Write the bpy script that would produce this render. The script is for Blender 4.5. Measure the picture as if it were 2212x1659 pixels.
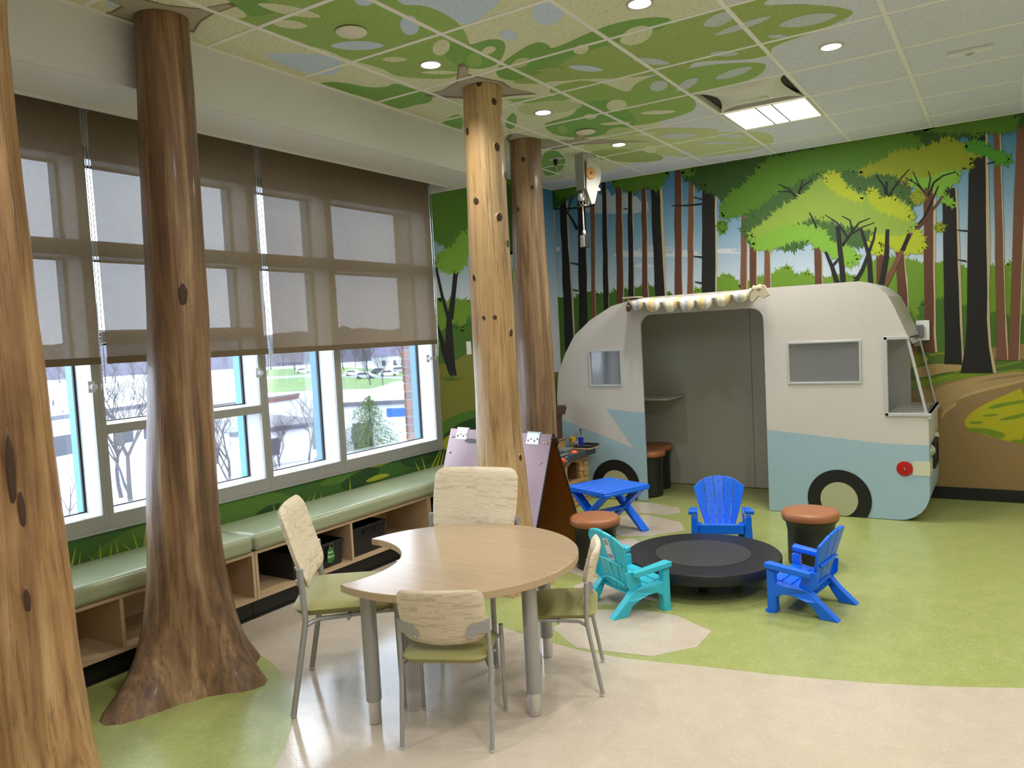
import bpy, bmesh, math, random
import numpy as np
from mathutils import Vector, Matrix, noise
from mathutils.geometry import tessellate_polygon

# ------------------------------------------------------------------ clear
for o in list(bpy.data.objects): bpy.data.objects.remove(o, do_unlink=True)
C = bpy.context.scene.collection
SC = bpy.context.scene
PI = math.pi

# ------------------------------------------------------------------ camera (solved from the ceiling grid, 2212 x 1659 frame)
W_, H_, FPX, CAMH = 2212.0, 1659.0, 1684.07, 1.527
YAW, PIT, ROL = -0.5679, 0.0621, -0.0522
_f = Vector((math.sin(YAW)*math.cos(PIT), math.cos(YAW)*math.cos(PIT), -math.sin(PIT)))
_r0 = Vector((math.cos(YAW), -math.sin(YAW), 0)); _u0 = _r0.cross(_f)
_r = _r0*math.cos(ROL) + _u0*math.sin(ROL); _u = -_r0*math.sin(ROL) + _u0*math.cos(ROL)
cd = bpy.data.cameras.new('camera'); cam = bpy.data.objects.new('camera', cd); C.objects.link(cam)
cd.sensor_width = 36; cd.lens = FPX/W_*36; cd.clip_start = 0.05; cd.clip_end = 800
M = Matrix((( _r.x,_u.x,-_f.x,0),(_r.y,_u.y,-_f.y,0),(_r.z,_u.z,-_f.z,CAMH),(0,0,0,1)))
cam.matrix_world = M
SC.camera = cam
# ------------------------------------------------------------------ world, exposure
SC.view_settings.view_transform = 'Standard'; SC.view_settings.look = 'None'
SC.view_settings.gamma = 1; SC.view_settings.use_curve_mapping = False
SC.view_settings.exposure = 0.35
wd = bpy.data.worlds.new('overcast_sky'); SC.world = wd; wd.use_nodes = True
bg = wd.node_tree.nodes['Background']; bg.inputs[0].default_value = (0.78, 0.88, 1.0, 1); bg.inputs[1].default_value = 8.0
DOWN_W, PANEL_W = 40.0, 22.0        # watts of one recessed downlight / one 2x2 ceiling panel

def lamp(name, kind, loc, power, color=(1,.93,.82), size=.1, parent=None, spread=None, cone=None, blend=.5):
    ld = bpy.data.lights.new(name, kind); ld.energy = power; ld.color = color
    if kind == 'AREA':
        ld.shape = 'SQUARE'; ld.size = size
        if spread: ld.spread = spread
    elif kind == 'SPOT':
        ld.spot_size = cone or 2.2; ld.spot_blend = blend; ld.shadow_soft_size = size
    o = bpy.data.objects.new(name, ld); C.objects.link(o); o.location = loc
    if parent: o.parent = parent
    return o

# ------------------------------------------------------------------ pixel -> place (direction from the pixel, distance from the surface it lies on)
def ray(u, v): return _r*((u-W_/2)/FPX) + _u*(-(v-H_/2)/FPX) + _f
CP = Vector((0,0,CAMH))
def Pz(u, v, z=0.0): d = ray(u,v); return CP + d*((z-CAMH)/d.z)
def Px(u, v, x): d = ray(u,v); return CP + d*(x/d.x)
def Py(u, v, y): d = ray(u,v); return CP + d*(y/d.y)
def proj(p):
    q = Vector(p)-CP; w = q.dot(_f); return (W_/2+FPX*q.dot(_r)/w, H_/2-FPX*q.dot(_u)/w, w)
RH = Vector((math.cos(YAW), -math.sin(YAW), 0))   # horizontal camera-right

# ------------------------------------------------------------------ materials
def lin(c):
    c = c/255.0
    return c/12.92 if c <= .04045 else ((c+.055)/1.055)**2.4
def A(r, g, b, k=1.0): return (min(lin(r)*k,.95), min(lin(g)*k,.95), min(lin(b)*k,.95), 1)
MATS = {}
class N:
    def __init__(s, name):
        s.m = bpy.data.materials.new(name); s.m.use_nodes = True; s.t = s.m.node_tree
        s.b = s.t.nodes['Principled BSDF']; s.out = s.t.nodes['Material Output']
    def n(s, typ, **kw):
        nd = s.t.nodes.new('ShaderNode'+typ)
        for k, v in kw.items():
            if k in nd.inputs: nd.inputs[k].default_value = v
            else: setattr(nd, k, v)
        return nd
    def l(s, a, b): s.t.links.new(a, b)
    def coord(s, scale=(1,1,1), loc=(0,0,0), rot=(0,0,0), kind='Object'):
        tc = s.n('TexCoord'); mp = s.n('Mapping'); mp.inputs['Scale'].default_value = scale
        mp.inputs['Location'].default_value = loc; mp.inputs['Rotation'].default_value = rot
        s.l(tc.outputs[kind], mp.inputs['Vector']); return mp.outputs['Vector']
    def noise(s, vec, scale=5, detail=3, rough=.5, dist=0):
        x = s.n('TexNoise'); x.inputs['Scale'].default_value = scale; x.inputs['Detail'].default_value = detail
        x.inputs['Roughness'].default_value = rough; x.inputs['Distortion'].default_value = dist
        s.l(vec, x.inputs['Vector']); return x.outputs['Fac']
    def ramp(s, fac, stops, interp='LINEAR'):
        r = s.n('ValToRGB'); e = r.color_ramp.elements; r.color_ramp.interpolation = interp
        while len(e) < len(stops): e.new(.5)
        for i, (p, c) in enumerate(stops): e[i].position = p; e[i].color = c if len(c) == 4 else (*c, 1)
        s.l(fac, r.inputs['Fac']); return r.outputs['Color']
    def mix(s, fac, a, b, mode='MIX'):
        m = s.n('MixRGB'); m.blend_type = mode
        for i, x in ((0, fac), (1, a), (2, b)):
            if hasattr(x, 'is_linked') or hasattr(x, 'links'): s.l(x, m.inputs[i])
            else: m.inputs[i].default_value = x
        return m.outputs['Color']
    def bump(s, h, strength=.3, dist=.01):
        b = s.n('Bump'); b.inputs['Strength'].default_value = strength; b.inputs['Distance'].default_value = dist
        s.l(h, b.inputs['Height']); s.l(b.outputs['Normal'], s.b.inputs['Normal'])
    def col(s, c):
        if hasattr(c, 'links'): s.l(c, s.b.inputs['Base Color'])
        else: s.b.inputs['Base Color'].default_value = c
    def pr(s, rough=.5, metal=0, spec=.5, coat=0):
        s.b.inputs['Roughness'].default_value = rough; s.b.inputs['Metallic'].default_value = metal
        s.b.inputs['Specular IOR Level'].default_value = spec; s.b.inputs['Coat Weight'].default_value = coat
        s.b.inputs['Coat Roughness'].default_value = .1
def plain(name, c, rough=.5, metal=0, spec=.5, grain=0, gs=200, coat=0):
    if name in MATS: return MATS[name]
    k = N(name); k.col(c); k.pr(rough, metal, spec, coat)
    v = k.coord()
    nz = k.noise(v, gs if grain else 40, 2)
    g = grain or .04
    k.col(k.mix(nz, tuple(x*(1-g) for x in c[:3])+(1,), tuple(min(1,x*(1+g)) for x in c[:3])+(1,)))
    MATS[name] = k.m; return k.m
def emit(name, c, s):
    k = N(name); k.b.inputs['Emission Color'].default_value = c; k.b.inputs['Emission Strength'].default_value = s; k.col((.8,.8,.8,1))
    MATS[name] = k.m; return k.m
def glass(name, tint=(1,1,1,1), refl=.06, rough=.02, haze=0):
    k = N(name); t = k.n('BsdfTransparent'); t.inputs[0].default_value = tint
    g = k.n('BsdfGlossy'); g.inputs['Roughness'].default_value = rough
    lw = k.n('LayerWeight'); lw.inputs['Blend'].default_value = .35
    mu = k.n('Math', operation='MULTIPLY_ADD'); k.l(lw.outputs['Fresnel'], mu.inputs[0]); mu.inputs[1].default_value = .6; mu.inputs[2].default_value = refl
    m = k.n('MixShader'); k.l(mu.outputs[0], m.inputs[0]); k.l(t.outputs[0], m.inputs[1]); k.l(g.outputs[0], m.inputs[2])
    if haze:
        dz = k.n('BsdfDiffuse'); dz.inputs[0].default_value = (.75,.78,.82,1); mz = k.n('MixShader'); mz.inputs[0].default_value = haze; k.l(m.outputs[0], mz.inputs[1]); k.l(dz.outputs[0], mz.inputs[2]); m = mz
    k.l(m.outputs[0], k.out.inputs['Surface']); MATS[name] = k.m; return k.m
def trunk_mat(name, light, mid, dark, off, gscale=1.0, thr=.5):
    k = N(name); k.pr(.42, 0, .45, .12)
    v = k.coord((9*gscale, 9*gscale, .55), (off, off*.7, off*.3))
    big = k.noise(v, 1.0, 6, .62, 1.2)
    v2 = k.coord((55, 55, 1.6), (off*2, off, 0)); fine = k.noise(v2, 1.0, 5, .7, .4)
    v3 = k.coord((3, 3, .9), (off*1.3, 0, off)); blot = k.noise(v3, 1.0, 4, .6, .6)
    c1 = k.ramp(big, [(.28, dark), (thr, mid), (.70, light)])
    c2 = k.ramp(fine, [(.30, (.35,.28,.2,1)), (.48, (1,1,1,1)), (.75, (1.0,.97,.9,1))])
    c3 = k.ramp(blot, [(.33, (.42,.36,.3,1)), (.52, (1,1,1,1)), (.8, (1,1,1,1))])
    c = k.mix(.75, c1, c2, 'MULTIPLY'); c = k.mix(.7, c, c3, 'MULTIPLY')
    v4 = k.coord((26, 26, .32), (off, 3*off, 0)); cr = k.noise(v4, 1.0, 2, .5, .3)
    crk = k.ramp(cr, [(.485, (1,1,1,1)), (.497, (.18,.13,.09,1)), (.509, (1,1,1,1))])
    c = k.mix(.28, c, crk, 'MULTIPLY'); k.col(c)
    hm = k.mix(.5, big, fine); k.bump(hm, .55, .012)
    MATS[name] = k.m; return k.m
def lino(name, base, light, dark, rough=.3, orange=0.0):
    k = N(name); k.pr(rough, 0, .5)
    v = k.coord((1,1,1)); w = k.noise(v, 9, 4, .6)
    a = k.noise(k.coord((38, 60, 1), rot=(0,0,.5)), 1.0, 5, .65, 1.6)
    b = k.noise(k.coord((70, 34, 1), rot=(0,0,-.3)), 1.0, 5, .65, 1.6)
    c = k.mix(k.ramp(w, [(.35,(0,0,0,1)),(.65,(1,1,1,1))]), base, dark)
    m1 = k.ramp(a, [(.55,(0,0,0,1)),(.66,(1,1,1,1))]); m2 = k.ramp(b, [(.55,(0,0,0,1)),(.66,(1,1,1,1))])
    s = k.mix(1.0, m1, m2, 'LIGHTEN'); c = k.mix(k.mix(.5, (0,0,0,1), s), c, light); k.col(c)
    if orange: k.bump(k.noise(v, 120, 2, .5), orange, .002)
    MATS[name] = k.m; return k.m
def wood_lam(name, c1, c2, rough=.35, axis=(60,3,60), rot=(0,0,0)):
    k = N(name); k.pr(rough, 0, .5); v = k.coord(axis, rot=rot)
    f = k.noise(v, 1.0, 5, .6, .8); f2 = k.noise(v, .35, 3, .5, 1.5)
    c = k.mix(f, c1, c2); k.col(k.mix(k.ramp(f2, [(.35,(0,0,0,1)),(.7,(.55,.55,.55,1))]), c, c2)); MATS[name] = k.m; return k.m
def fabric_dash(name, base, dash):
    """cream cloth woven with short horizontal dashes and rows of dots"""
    k = N(name); k.pr(.85, 0, .2); v = k.coord((1,0,1))
    def cells(inc, loc):
        sn = k.n('VectorMath', operation='SNAP'); k.l(k.coord((1,0,1), loc), sn.inputs[0]); sn.inputs[1].default_value = inc
        wn = k.n('TexWhiteNoise'); wn.noise_dimensions = '3D'; k.l(sn.outputs[0], wn.inputs['Vector']); return wn.outputs['Value']
    a = k.ramp(cells((.034,1,.0042), (.013,0,.001)), [(.42,(0,0,0,1)),(.46,(.5,.5,.5,1)),(.85,(1,1,1,1))]); row = k.ramp(cells((9,1,.0155), (0,0,.003)), [(.3,(.25,.25,.25,1)),(.8,(1,1,1,1))])
    d = k.n('TexChecker'); d.inputs['Scale'].default_value = 230; k.l(v, d.inputs['Vector']); dot = k.ramp(d.outputs['Fac'], [(.4,(.35,.35,.35,1)),(.6,(1,1,1,1))])
    m = k.mix(1.0, k.mix(1.0, a, row, 'MULTIPLY'), dot, 'MULTIPLY'); k.col(k.mix(m, base, dash)); k.bump(k.noise(k.coord(), 600, 2), .15, .002); MATS[name] = k.m; return k.m
def woven(name, c):
    k = N(name); k.pr(.45, 0, .5); k.col(c)
    ck = k.n('TexChecker'); ck.inputs['Scale'].default_value = 90; k.l(k.coord((1,1,1.6)), ck.inputs['Vector'])
    k.bump(ck.outputs['Fac'], .8, .004); MATS[name] = k.m; return k.m
def leather(name, c):
    k = N(name); k.pr(.38, 0, .5); vo = k.n('TexVoronoi'); vo.inputs['Scale'].default_value = 260; k.l(k.coord(), vo.inputs['Vector'])
    k.col(k.mix(k.noise(k.coord(), 14, 3), c, tuple(x*.8 for x in c[:3])+(1,))); k.bump(vo.outputs['Distance'], .35, .002); MATS[name] = k.m; return k.m
def shade_mat(name):
    k = N(name)
    f = k.noise(k.coord((3, 22, 420)), 1.0, 3, .6); f2 = k.noise(k.coord((3, 420, 22)), 1.0, 2, .5)
    col = k.mix(f, A(104,89,68), A(146,129,104))
    d = k.n('BsdfDiffuse'); k.l(col, d.inputs[0]); tl = k.n('BsdfTranslucent'); k.l(col, tl.inputs[0])
    t = k.n('BsdfTransparent'); t.inputs[0].default_value = (.95,.96,1,1)
    m1 = k.n('MixShader'); m1.inputs[0].default_value = .22; k.l(d.outputs[0], m1.inputs[1]); k.l(tl.outputs[0], m1.inputs[2])
    th = k.n('Math', operation='MULTIPLY_ADD'); k.l(f2, th.inputs[0]); th.inputs[1].default_value = .038; th.inputs[2].default_value = .026
    m2 = k.n('MixShader'); k.l(th.outputs[0], m2.inputs[0]); k.l(m1.outputs[0], m2.inputs[1]); k.l(t.outputs[0], m2.inputs[2])
    k.l(m2.outputs[0], k.out.inputs['Surface']); MATS[name] = k.m; return k.m
def tile_mat(name, c, fleck=.62):
    """mineral-fibre ceiling tile (flecked) in the given print colour"""
    if name in MATS: return MATS[name]
    k = N(name); k.pr(.9, 0, .1)
    a = k.noise(k.coord((75, 190, 1), rot=(0,0,.4)), 1.0, 3, .6, 1.0); b = k.noise(k.coord((190, 80, 1), rot=(0,0,.2)), 1.0, 3, .6, 1.0)
    m = k.mix(1.0, k.ramp(a, [(.60,(0,0,0,1)),(.64,(1,1,1,1))]), k.ramp(b, [(.62,(0,0,0,1)),(.66,(1,1,1,1))]), 'LIGHTEN')
    k.col(k.mix(m, c, tuple(x*(1-fleck) for x in c[:3])+(1,))); MATS[name] = k.m; return k.m
def zgrad(name, stops, z0, z1, rough=.6):
    """print whose ink runs from one colour to another with height"""
    k = N(name); k.pr(rough, 0, .35); tc = k.n('TexCoord'); sp = k.n('SeparateXYZ'); k.l(tc.outputs['Object'], sp.inputs[0])
    mr = k.n('MapRange'); mr.inputs['From Min'].default_value = z0; mr.inputs['From Max'].default_value = z1; k.l(sp.outputs['Z'], mr.inputs['Value'])
    k.col(k.ramp(mr.outputs[0], stops)); MATS[name] = k.m; return k.m

# ------------------------------------------------------------------ mesh building
class MB:
    def __init__(s): s.v = []; s.f = []; s.mi = []; s.cur = 0
    def add(s, vs, fs):
        b = len(s.v); s.v += [tuple(p) for p in vs]
        for q in fs: s.f.append(tuple(i+b for i in q)); s.mi.append(s.cur)
        return s
    def box(s, x0, x1, y0, y1, z0, z1):
        return s.add([(x0,y0,z0),(x1,y0,z0),(x1,y1,z0),(x0,y1,z0),(x0,y0,z1),(x1,y0,z1),(x1,y1,z1),(x0,y1,z1)],
                     [(0,3,2,1),(4,5,6,7),(0,1,5,4),(1,2,6,5),(2,3,7,6),(3,0,4,7)])
    def hexa(s, bot, top):   # two quads of four points
        return s.add(list(bot)+list(top), [(0,3,2,1),(4,5,6,7),(0,1,5,4),(1,2,6,5),(2,3,7,6),(3,0,4,7)])
    def beam(s, a, b, w, t, up=(0,0,1), w2=None, t2=None):
        a = Vector(a); b = Vector(b); d = (b-a).normalized(); x = d.cross(Vector(up)).normalized(); y = x.cross(d)
        w2 = w if w2 is None else w2; t2 = t if t2 is None else t2
        q = lambda p, w, t: [p-x*w/2-y*t/2, p+x*w/2-y*t/2, p+x*w/2+y*t/2, p-x*w/2+y*t/2]
        return s.hexa(q(a,w,t), q(b,w2,t2))
    def plate(s, outer, fn, vec, holes=()):
        """2-D outline (with holes) placed by fn and given thickness vec"""
        loops = [list(outer)]+[list(h) for h in holes]; flat = [p for l in loops for p in l]
        tri = tessellate_polygon([[Vector((p[0],p[1],0)) for p in l] for l in loops])
        n = len(flat); P = [Vector(fn(*p)) for p in flat]; vec = Vector(vec)
        fs = [tuple(t) for t in tri]+[tuple(i+n for i in reversed(t)) for t in tri]; b = 0
        for l in loops:
            m = len(l)
            for i in range(m): j = (i+1) % m; fs.append((b+i, b+j, b+j+n, b+i+n))
            b += m
        return s.add(P+[p+vec for p in P], fs)
    def flat(s, pts3):
        try:
            ax = max(range(3), key=lambda a: 0) ; P = [Vector(p) for p in pts3]
            tri = tessellate_polygon([P]); return s.add(P, [tuple(t) for t in tri])
        except Exception: return s
    def tube(s, path, r, n=8, cap=True):
        path = [Vector(p) for p in path]; rs = r if isinstance(r, (list, tuple)) else [r]*len(path); vs = []; prev = None
        for i, p in enumerate(path):
            d = (path[min(i+1,len(path)-1)]-path[max(i-1,0)]).normalized()
            if prev is None: x = d.orthogonal().normalized()
            else: x = (prev-d*prev.dot(d)).normalized()
            prev = x; y = d.cross(x)
            vs += [p+(x*math.cos(2*PI*k/n)+y*math.sin(2*PI*k/n))*rs[i] for k in range(n)]
        fs = [(i*n+k, i*n+(k+1) % n, (i+1)*n+(k+1) % n, (i+1)*n+k) for i in range(len(path)-1) for k in range(n)]
        if cap: fs += [tuple(range(n-1,-1,-1)), tuple(range((len(path)-1)*n, len(path)*n))]
        return s.add(vs, fs)
    def lathe(s, prof, n=24, c=(0,0,0), axis='z', sx=1, sy=1, ring=False):
        vs = []
        for r, z in prof:
            for k in range(n):
                a = 2*PI*k/n; p = (r*math.cos(a)*sx, r*math.sin(a)*sy, z)
                if axis == 'x': p = (p[2], p[0], p[1])
                if axis == 'y': p = (p[0], p[2], p[1])
                vs.append((p[0]+c[0], p[1]+c[1], p[2]+c[2]))
        m = len(prof); fs = [(i*n+k, i*n+(k+1) % n, (i+1)*n+(k+1) % n, (i+1)*n+k) for i in range(m-1) for k in range(n)]
        if ring: fs += [((m-1)*n+k, (m-1)*n+(k+1) % n, (k+1) % n, k) for k in range(n)]
        else: fs += [tuple(range(n-1,-1,-1)), tuple(range((m-1)*n, m*n))]
        return s.add(vs, fs)
    def ball(s, c, r, n=10, m=7, sc=(1,1,1)):
        prof = [(max(1e-4, math.sin(PI*i/m))*r, -math.cos(PI*i/m)*r) for i in range(m+1)]
        b = len(s.v); s.lathe(prof, n)
        for i in range(b, len(s.v)): q = s.v[i]; s.v[i] = (q[0]*sc[0]+c[0], q[1]*sc[1]+c[1], q[2]*sc[2]+c[2])
        return s
    def pad(s, outline, top, bot, fn, rings=8, p=5.0):
        """cushion: rounded outline, thickness dying at the rim; fn maps (x,y,h) to 3-D"""
        n = len(outline); vs = []; fs = []
        def prof(t): return (1-t**p)**(1/2.2)
        for side, T in ((1,top),(-1,-bot)):
            b = len(vs); vs.append(fn(0,0,T))
            for k in range(1, rings+1):
                t = (k/rings)**.6; h = T*prof(t) if k < rings else 0
                for (x, y) in outline: vs.append(fn(x*t, y*t, h))
            for i in range(n):
                j = (i+1) % n; fs.append((b, b+1+i, b+1+j)[::side])
                for k in range(rings-1): q = b+1+k*n; fs.append((q+i, q+n+i, q+n+j, q+j)[::side])
        return s.add(vs, fs)
    def build(s, name, mats, parent=None, smooth=0, bevel=0, seg=2, loc=None):
        me = bpy.data.meshes.new(name); me.from_pydata(s.v, [], s.f)
        for m in (mats if isinstance(mats, (list, tuple)) else [mats]): me.materials.append(m)
        if any(s.mi): me.polygons.foreach_set('material_index', s.mi)
        me.validate(); bm = bmesh.new(); bm.from_mesh(me)
        if smooth or bevel: bmesh.ops.remove_doubles(bm, verts=bm.verts, dist=1e-6)
        bmesh.ops.recalc_face_normals(bm, faces=bm.faces); bm.to_mesh(me); bm.free()
        if smooth: me.shade_smooth(); me.set_sharp_from_angle(angle=math.radians(smooth))
        o = bpy.data.objects.new(name, me); C.objects.link(o)
        if parent: o.parent = parent
        if loc: o.location = loc
        if bevel:
            b = o.modifiers.new('bevel', 'BEVEL'); b.width = bevel; b.segments = seg; b.limit_method = 'ANGLE'; b.angle_limit = .6
            me.shade_smooth(); me.set_sharp_from_angle(angle=math.radians(50))
        return o
def rrect(w, h, r, n=5):
    out = []
    for cx, cy, a0 in ((w/2-r, h/2-r, 0), (-w/2+r, h/2-r, PI/2), (-w/2+r, -h/2+r, PI), (w/2-r, -h/2+r, 1.5*PI)):
        for i in range(n+1): a = a0+PI/2*i/n; out.append((cx+r*math.cos(a), cy+r*math.sin(a)))
    return out
def dense(poly, step):
    out = []
    for i in range(len(poly)):
        a = Vector(poly[i]); b = Vector(poly[(i+1) % len(poly)]); k = max(1, int((b-a).length/step))
        out += [tuple(a.lerp(b, t/k)) for t in range(k)]
    return out
def tag(o, label=None, cat=None, group=None, kind=None):
    if label: o['label'] = label
    if cat: o['category'] = cat
    if group: o['group'] = group
    if kind: o['kind'] = kind
    return o
def thing(name, label, cat, loc=(0,0,0), rz=0, group=None):
    o = bpy.data.objects.new(name, None); C.objects.link(o); o.location = loc; o.rotation_euler = (0,0,rz); o.empty_display_size = .1
    return tag(o, label, cat, group)
def struct(name, label, parent=None): 
    o = bpy.data.objects.new(name, None); C.objects.link(o); o.empty_display_size = .1; return tag(o, label, kind='structure')
def copy_tree(o, parent=None):
    c = o.copy(); C.objects.link(c)
    if parent: c.parent = parent
    for ch in list(o.children): copy_tree(ch, c)
    return c

# ================================================================== THE ROOM
WX, BY, CZ = -4.0, 7.25, 3.02          # window wall, mural wall, ceiling
SX, SZ, SEND = -3.32, 2.73, 5.05       # soffit face, soffit underside, soffit end
RX, RY = 3.4, -3.4                     # the walls behind and to the right of the camera
m_paint = plain('wall_paint', A(228,226,216), .7)
m_soffit = plain('soffit_paint', A(222,224,220), .7)
m_white = plain('white_paint', A(232,232,226), .55)
m_black = plain('black_rubber', A(22,24,22), .45)
m_bar = plain('grid_bar_paint', A(244,242,234), .5)
m_tile = tile_mat('tile_white', A(222,226,234), .42)
m_alu = plain('window_aluminium', A(168,168,162), .42, .35)
m_jamb = plain('white_jamb', A(236,238,238), .35)
m_teal = plain('teal_cap', A(52,124,148), .4)
m_gask = plain('black_gasket', A(14,15,18), .5)
m_glass = glass('window_glass', (.97,.985,1,1), .03)
m_green = lino('lino_green', A(158,165,98), A(190,194,138), A(148,157,88), .30)
m_beige = lino('lino_beige', A(196,183,164), A(212,200,184), A(190,177,158), .12, .12)

# floor with its inlaid shapes -----------------------------------------------------------------
floor = MB().box(WX-.3, RX, RY, BY+.1, -.1, 0).build('floor', m_green); tag(floor, 'speckled green linoleum floor with pale inlaid shapes', kind='structure')
def inlay(pts, mat, z, name='floor_inlay', label=None):
    mb = MB(); mb.plate([(p.x,p.y) for p in pts], lambda x,y: (x,y,.0002), (0,0,z)); o = mb.build(name, mat, floor)
    if label: o['label'] = label
    return o
edge = [(2212,1487),(2050,1484),(1900,1477),(1700,1461),(1500,1438),(1360,1424),(1256,1406),(1186,1387),(1092,1358),(1040,1325),(985,1285)]
E1 = [Pz(u,v) for u, v in edge]
arc = [Vector((-2.95,3.95,0)), Vector((-3.2,4.2,0)), Vector((-3.62,4.35,0)), Vector((WX,4.4,0))]
inlay([Vector((RX-.01,3.0,0))] + [Vector((RX-.3,3.6,0)), Vector((1.2,3.72,0))] + E1 + arc + [Vector((WX,RY+.01,0)), Vector((RX-.01,RY+.01,0))], m_beige, .0010, label='large curved field of glossy beige linoleum')
CP2 = np.array([[*Pz(u,v)[:2]] for u, v in ((519,1393),(573,1423),(606,1457),(627,1491),(637,1531),(633,1572),(620,1615),(586,1659))])
_s = np.linalg.lstsq(np.c_[2*CP2, np.ones(len(CP2))], (CP2**2).sum(1), rcond=None)[0]; _rad = math.sqrt(_s[2]+_s[0]**2+_s[1]**2)
inlay([Vector((_s[0]+_rad*math.cos(a*PI/40), _s[1]+_rad*math.sin(a*PI/40), 0)) for a in range(80)], m_green, .0018, label='round green patch at the foot of the trunks')
for st in ([(1193,1357.6),(1238.6,1328),(1294,1317),(1388,1318.5),(1463,1330),(1537,1364),(1505.5,1398),(1408,1418),(1245,1400)],
           [(1237,1267),(1285,1247),(1360,1250),(1418,1272),(1422,1292),(1375,1308),(1290,1306)],
           [(1218,1231),(1240,1213),(1300,1203),(1342,1213),(1335,1238),(1262,1248)],
           [(1322,1200),(1334,1168),(1365,1162),(1384,1172),(1372,1192),(1345,1203)],
           [(1316,1145),(1330,1118),(1349,1113),(1401,1113),(1470,1128),(1479,1146),(1408,1157),(1340,1159)],
           [(1323,1094),(1352,1086),(1408,1086),(1466,1097),(1471,1107),(1440,1113),(1370,1107)]):
    inlay([Pz(u,v) for u, v in st], m_beige, .0012, 'stepping_stone_inlay')

# walls ----------------------------------------------------------------------------------------
wl = MB(); T = .22
wl.box(WX-T, WX, RY, 1.17, 0, CZ+.2); wl.box(WX-T, WX, 1.17, 5.145, 0, .62); wl.box(WX-T, WX, 1.17, 5.145, 2.60, CZ+.2); wl.box(WX-T, WX, 5.145, BY+.2, 0, CZ+.2)
wall_left = wl.build('wall_left', m_paint); tag(wall_left, 'long window wall with a printed grass border', kind='structure')
wall_back = MB().box(WX-T, RX+.2, BY, BY+.2, 0, CZ+.2).build('wall_back', m_paint); tag(wall_back, 'far wall covered by a printed forest mural', kind='structure')
wall_right = MB().box(RX, RX+.2, RY-.2, BY+.2, 0, CZ+.2).build('wall_right', m_paint); tag(wall_right, 'plain off-white wall on the right of the room', kind='structure')
wall_front = MB().box(WX-T, RX+.2, RY-.2, RY, 0, CZ+.2).build('wall_front', m_paint); tag(wall_front, 'plain off-white wall behind the camera', kind='structure')
bb = MB(); bb.box(WX, RX, BY-.012, BY-.0, 0, .1); baseboard = bb.build('baseboard_back', m_black, bevel=.003); tag(baseboard, 'black rubber base along the mural wall', kind='structure')
bb = MB(); bb.box(WX, WX+.012, 5.12, BY-.012, 0, .1); baseboard2 = bb.build('baseboard_left', m_black, bevel=.003); tag(baseboard2, 'black rubber base along the window wall', kind='structure')

# soffit with the blind pocket -----------------------------------------------------------------
trim = struct('trim_1', 'beige boxed soffit with a blind pocket above the windows')
MB().box(SX-.02, SX, RY, SEND, SZ, CZ).build('soffit_face', m_soffit, trim)
MB().box(-3.73, SX-.02, RY, SEND, SZ, SZ+.02).box(-3.75, -3.73, RY, SEND, SZ, CZ).build('soffit_underside', m_white, trim)
MB().box(-3.738, -3.722, RY, SEND, SZ-.008, SZ+.004).build('pocket_edge_trim', m_white, trim)
MB().box(WX, SX-.02, SEND-.012, SEND, SZ-.035, SZ+.0).box(WX, SX-.02, SEND-.012, SEND, SZ, CZ).build('soffit_end', m_white, trim)

# ceiling: suspended grid, one object per tile ---------------------------------------------------
ceil = MB().box(WX-.2, RX+.2, RY-.2, BY+.2, CZ+.12, CZ+.2).build('ceiling', m_white); tag(ceil, 'suspended ceiling of flecked square tiles in a white grid', kind='structure')
GX = [-2.935+.61*i for i in range(-2, 11)]; GY = [3.165+.61*j for j in range(-11, 8)]
gx = [-3.999]+[x for x in GX if -3.9 < x < RX-.05]+[RX]; gy = [RY]+[y for y in GY if RY+.05 < y < BY-.05]+[BY]
FIX = {(-1.41,5.295):'vent', (-1.41,5.905):'light'}
tcache = {}
for i in range(len(gx)-1):
    for j in range(len(gy)-1):
        x0, x1, y0, y1 = gx[i], gx[i+1], gy[j], gy[j+1]; cx, cy = (x0+x1)/2, (y0+y1)/2
        if any(abs(cx-a) < .1 and abs(cy-b) < .1 for a, b in FIX): continue
        if x1 <= SX-.3 and y1 < SEND: continue
        k = (round(x1-x0,3), round(y1-y0,3)); hx, hy = (x1-x0)/2-.004, (y1-y0)/2-.004
        vis = y0 > .8 and x1 < 1.2
        if not vis and (i*7+j) % 1: continue
        if k not in tcache:
            mb = MB(); b = .006
            mb.hexa([(-hx+b,-hy+b,0),(hx-b,-hy+b,0),(hx-b,hy-b,0),(-hx+b,hy-b,0)], [(-hx,-hy,.016),(hx,-hy,.016),(hx,hy,.016),(-hx,hy,.016)])
            o = mb.build('ceiling_tile', m_tile, ceil); tcache[k] = o
        else: o = tcache[k].copy(); C.objects.link(o)
        o.location = (cx, cy, CZ)
for x in gx[1:-1]:
    y0 = SEND if x < SX else RY
    MB().box(x-.012, x+.012, y0, BY, CZ-.004, CZ+.02).build('grid_bar', m_bar, ceil)
for y in gy[1:-1]:
    x0 = SX if y < SEND else WX
    for xa, xb in zip([x0]+[g for g in gx[1:] if g > x0], [g for g in gx[1:] if g > x0]):
        if abs(y-5.60) < .05 and abs((xa+xb)/2+1.41) < .1: continue
        MB().box(xa+.012, xb-.012, y-.012, y+.012, CZ-.0035, CZ+.02).build('grid_bar', m_bar, ceil)
MB().box(SX, SX+.022, RY, SEND, CZ-.005, CZ+.02).box(WX, RX, BY-.022, BY, CZ-.005, CZ+.02).box(WX, WX+.022, SEND, BY-.022, CZ-.005, CZ+.02).build('grid_wall_angle', m_bar, ceil)

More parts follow.
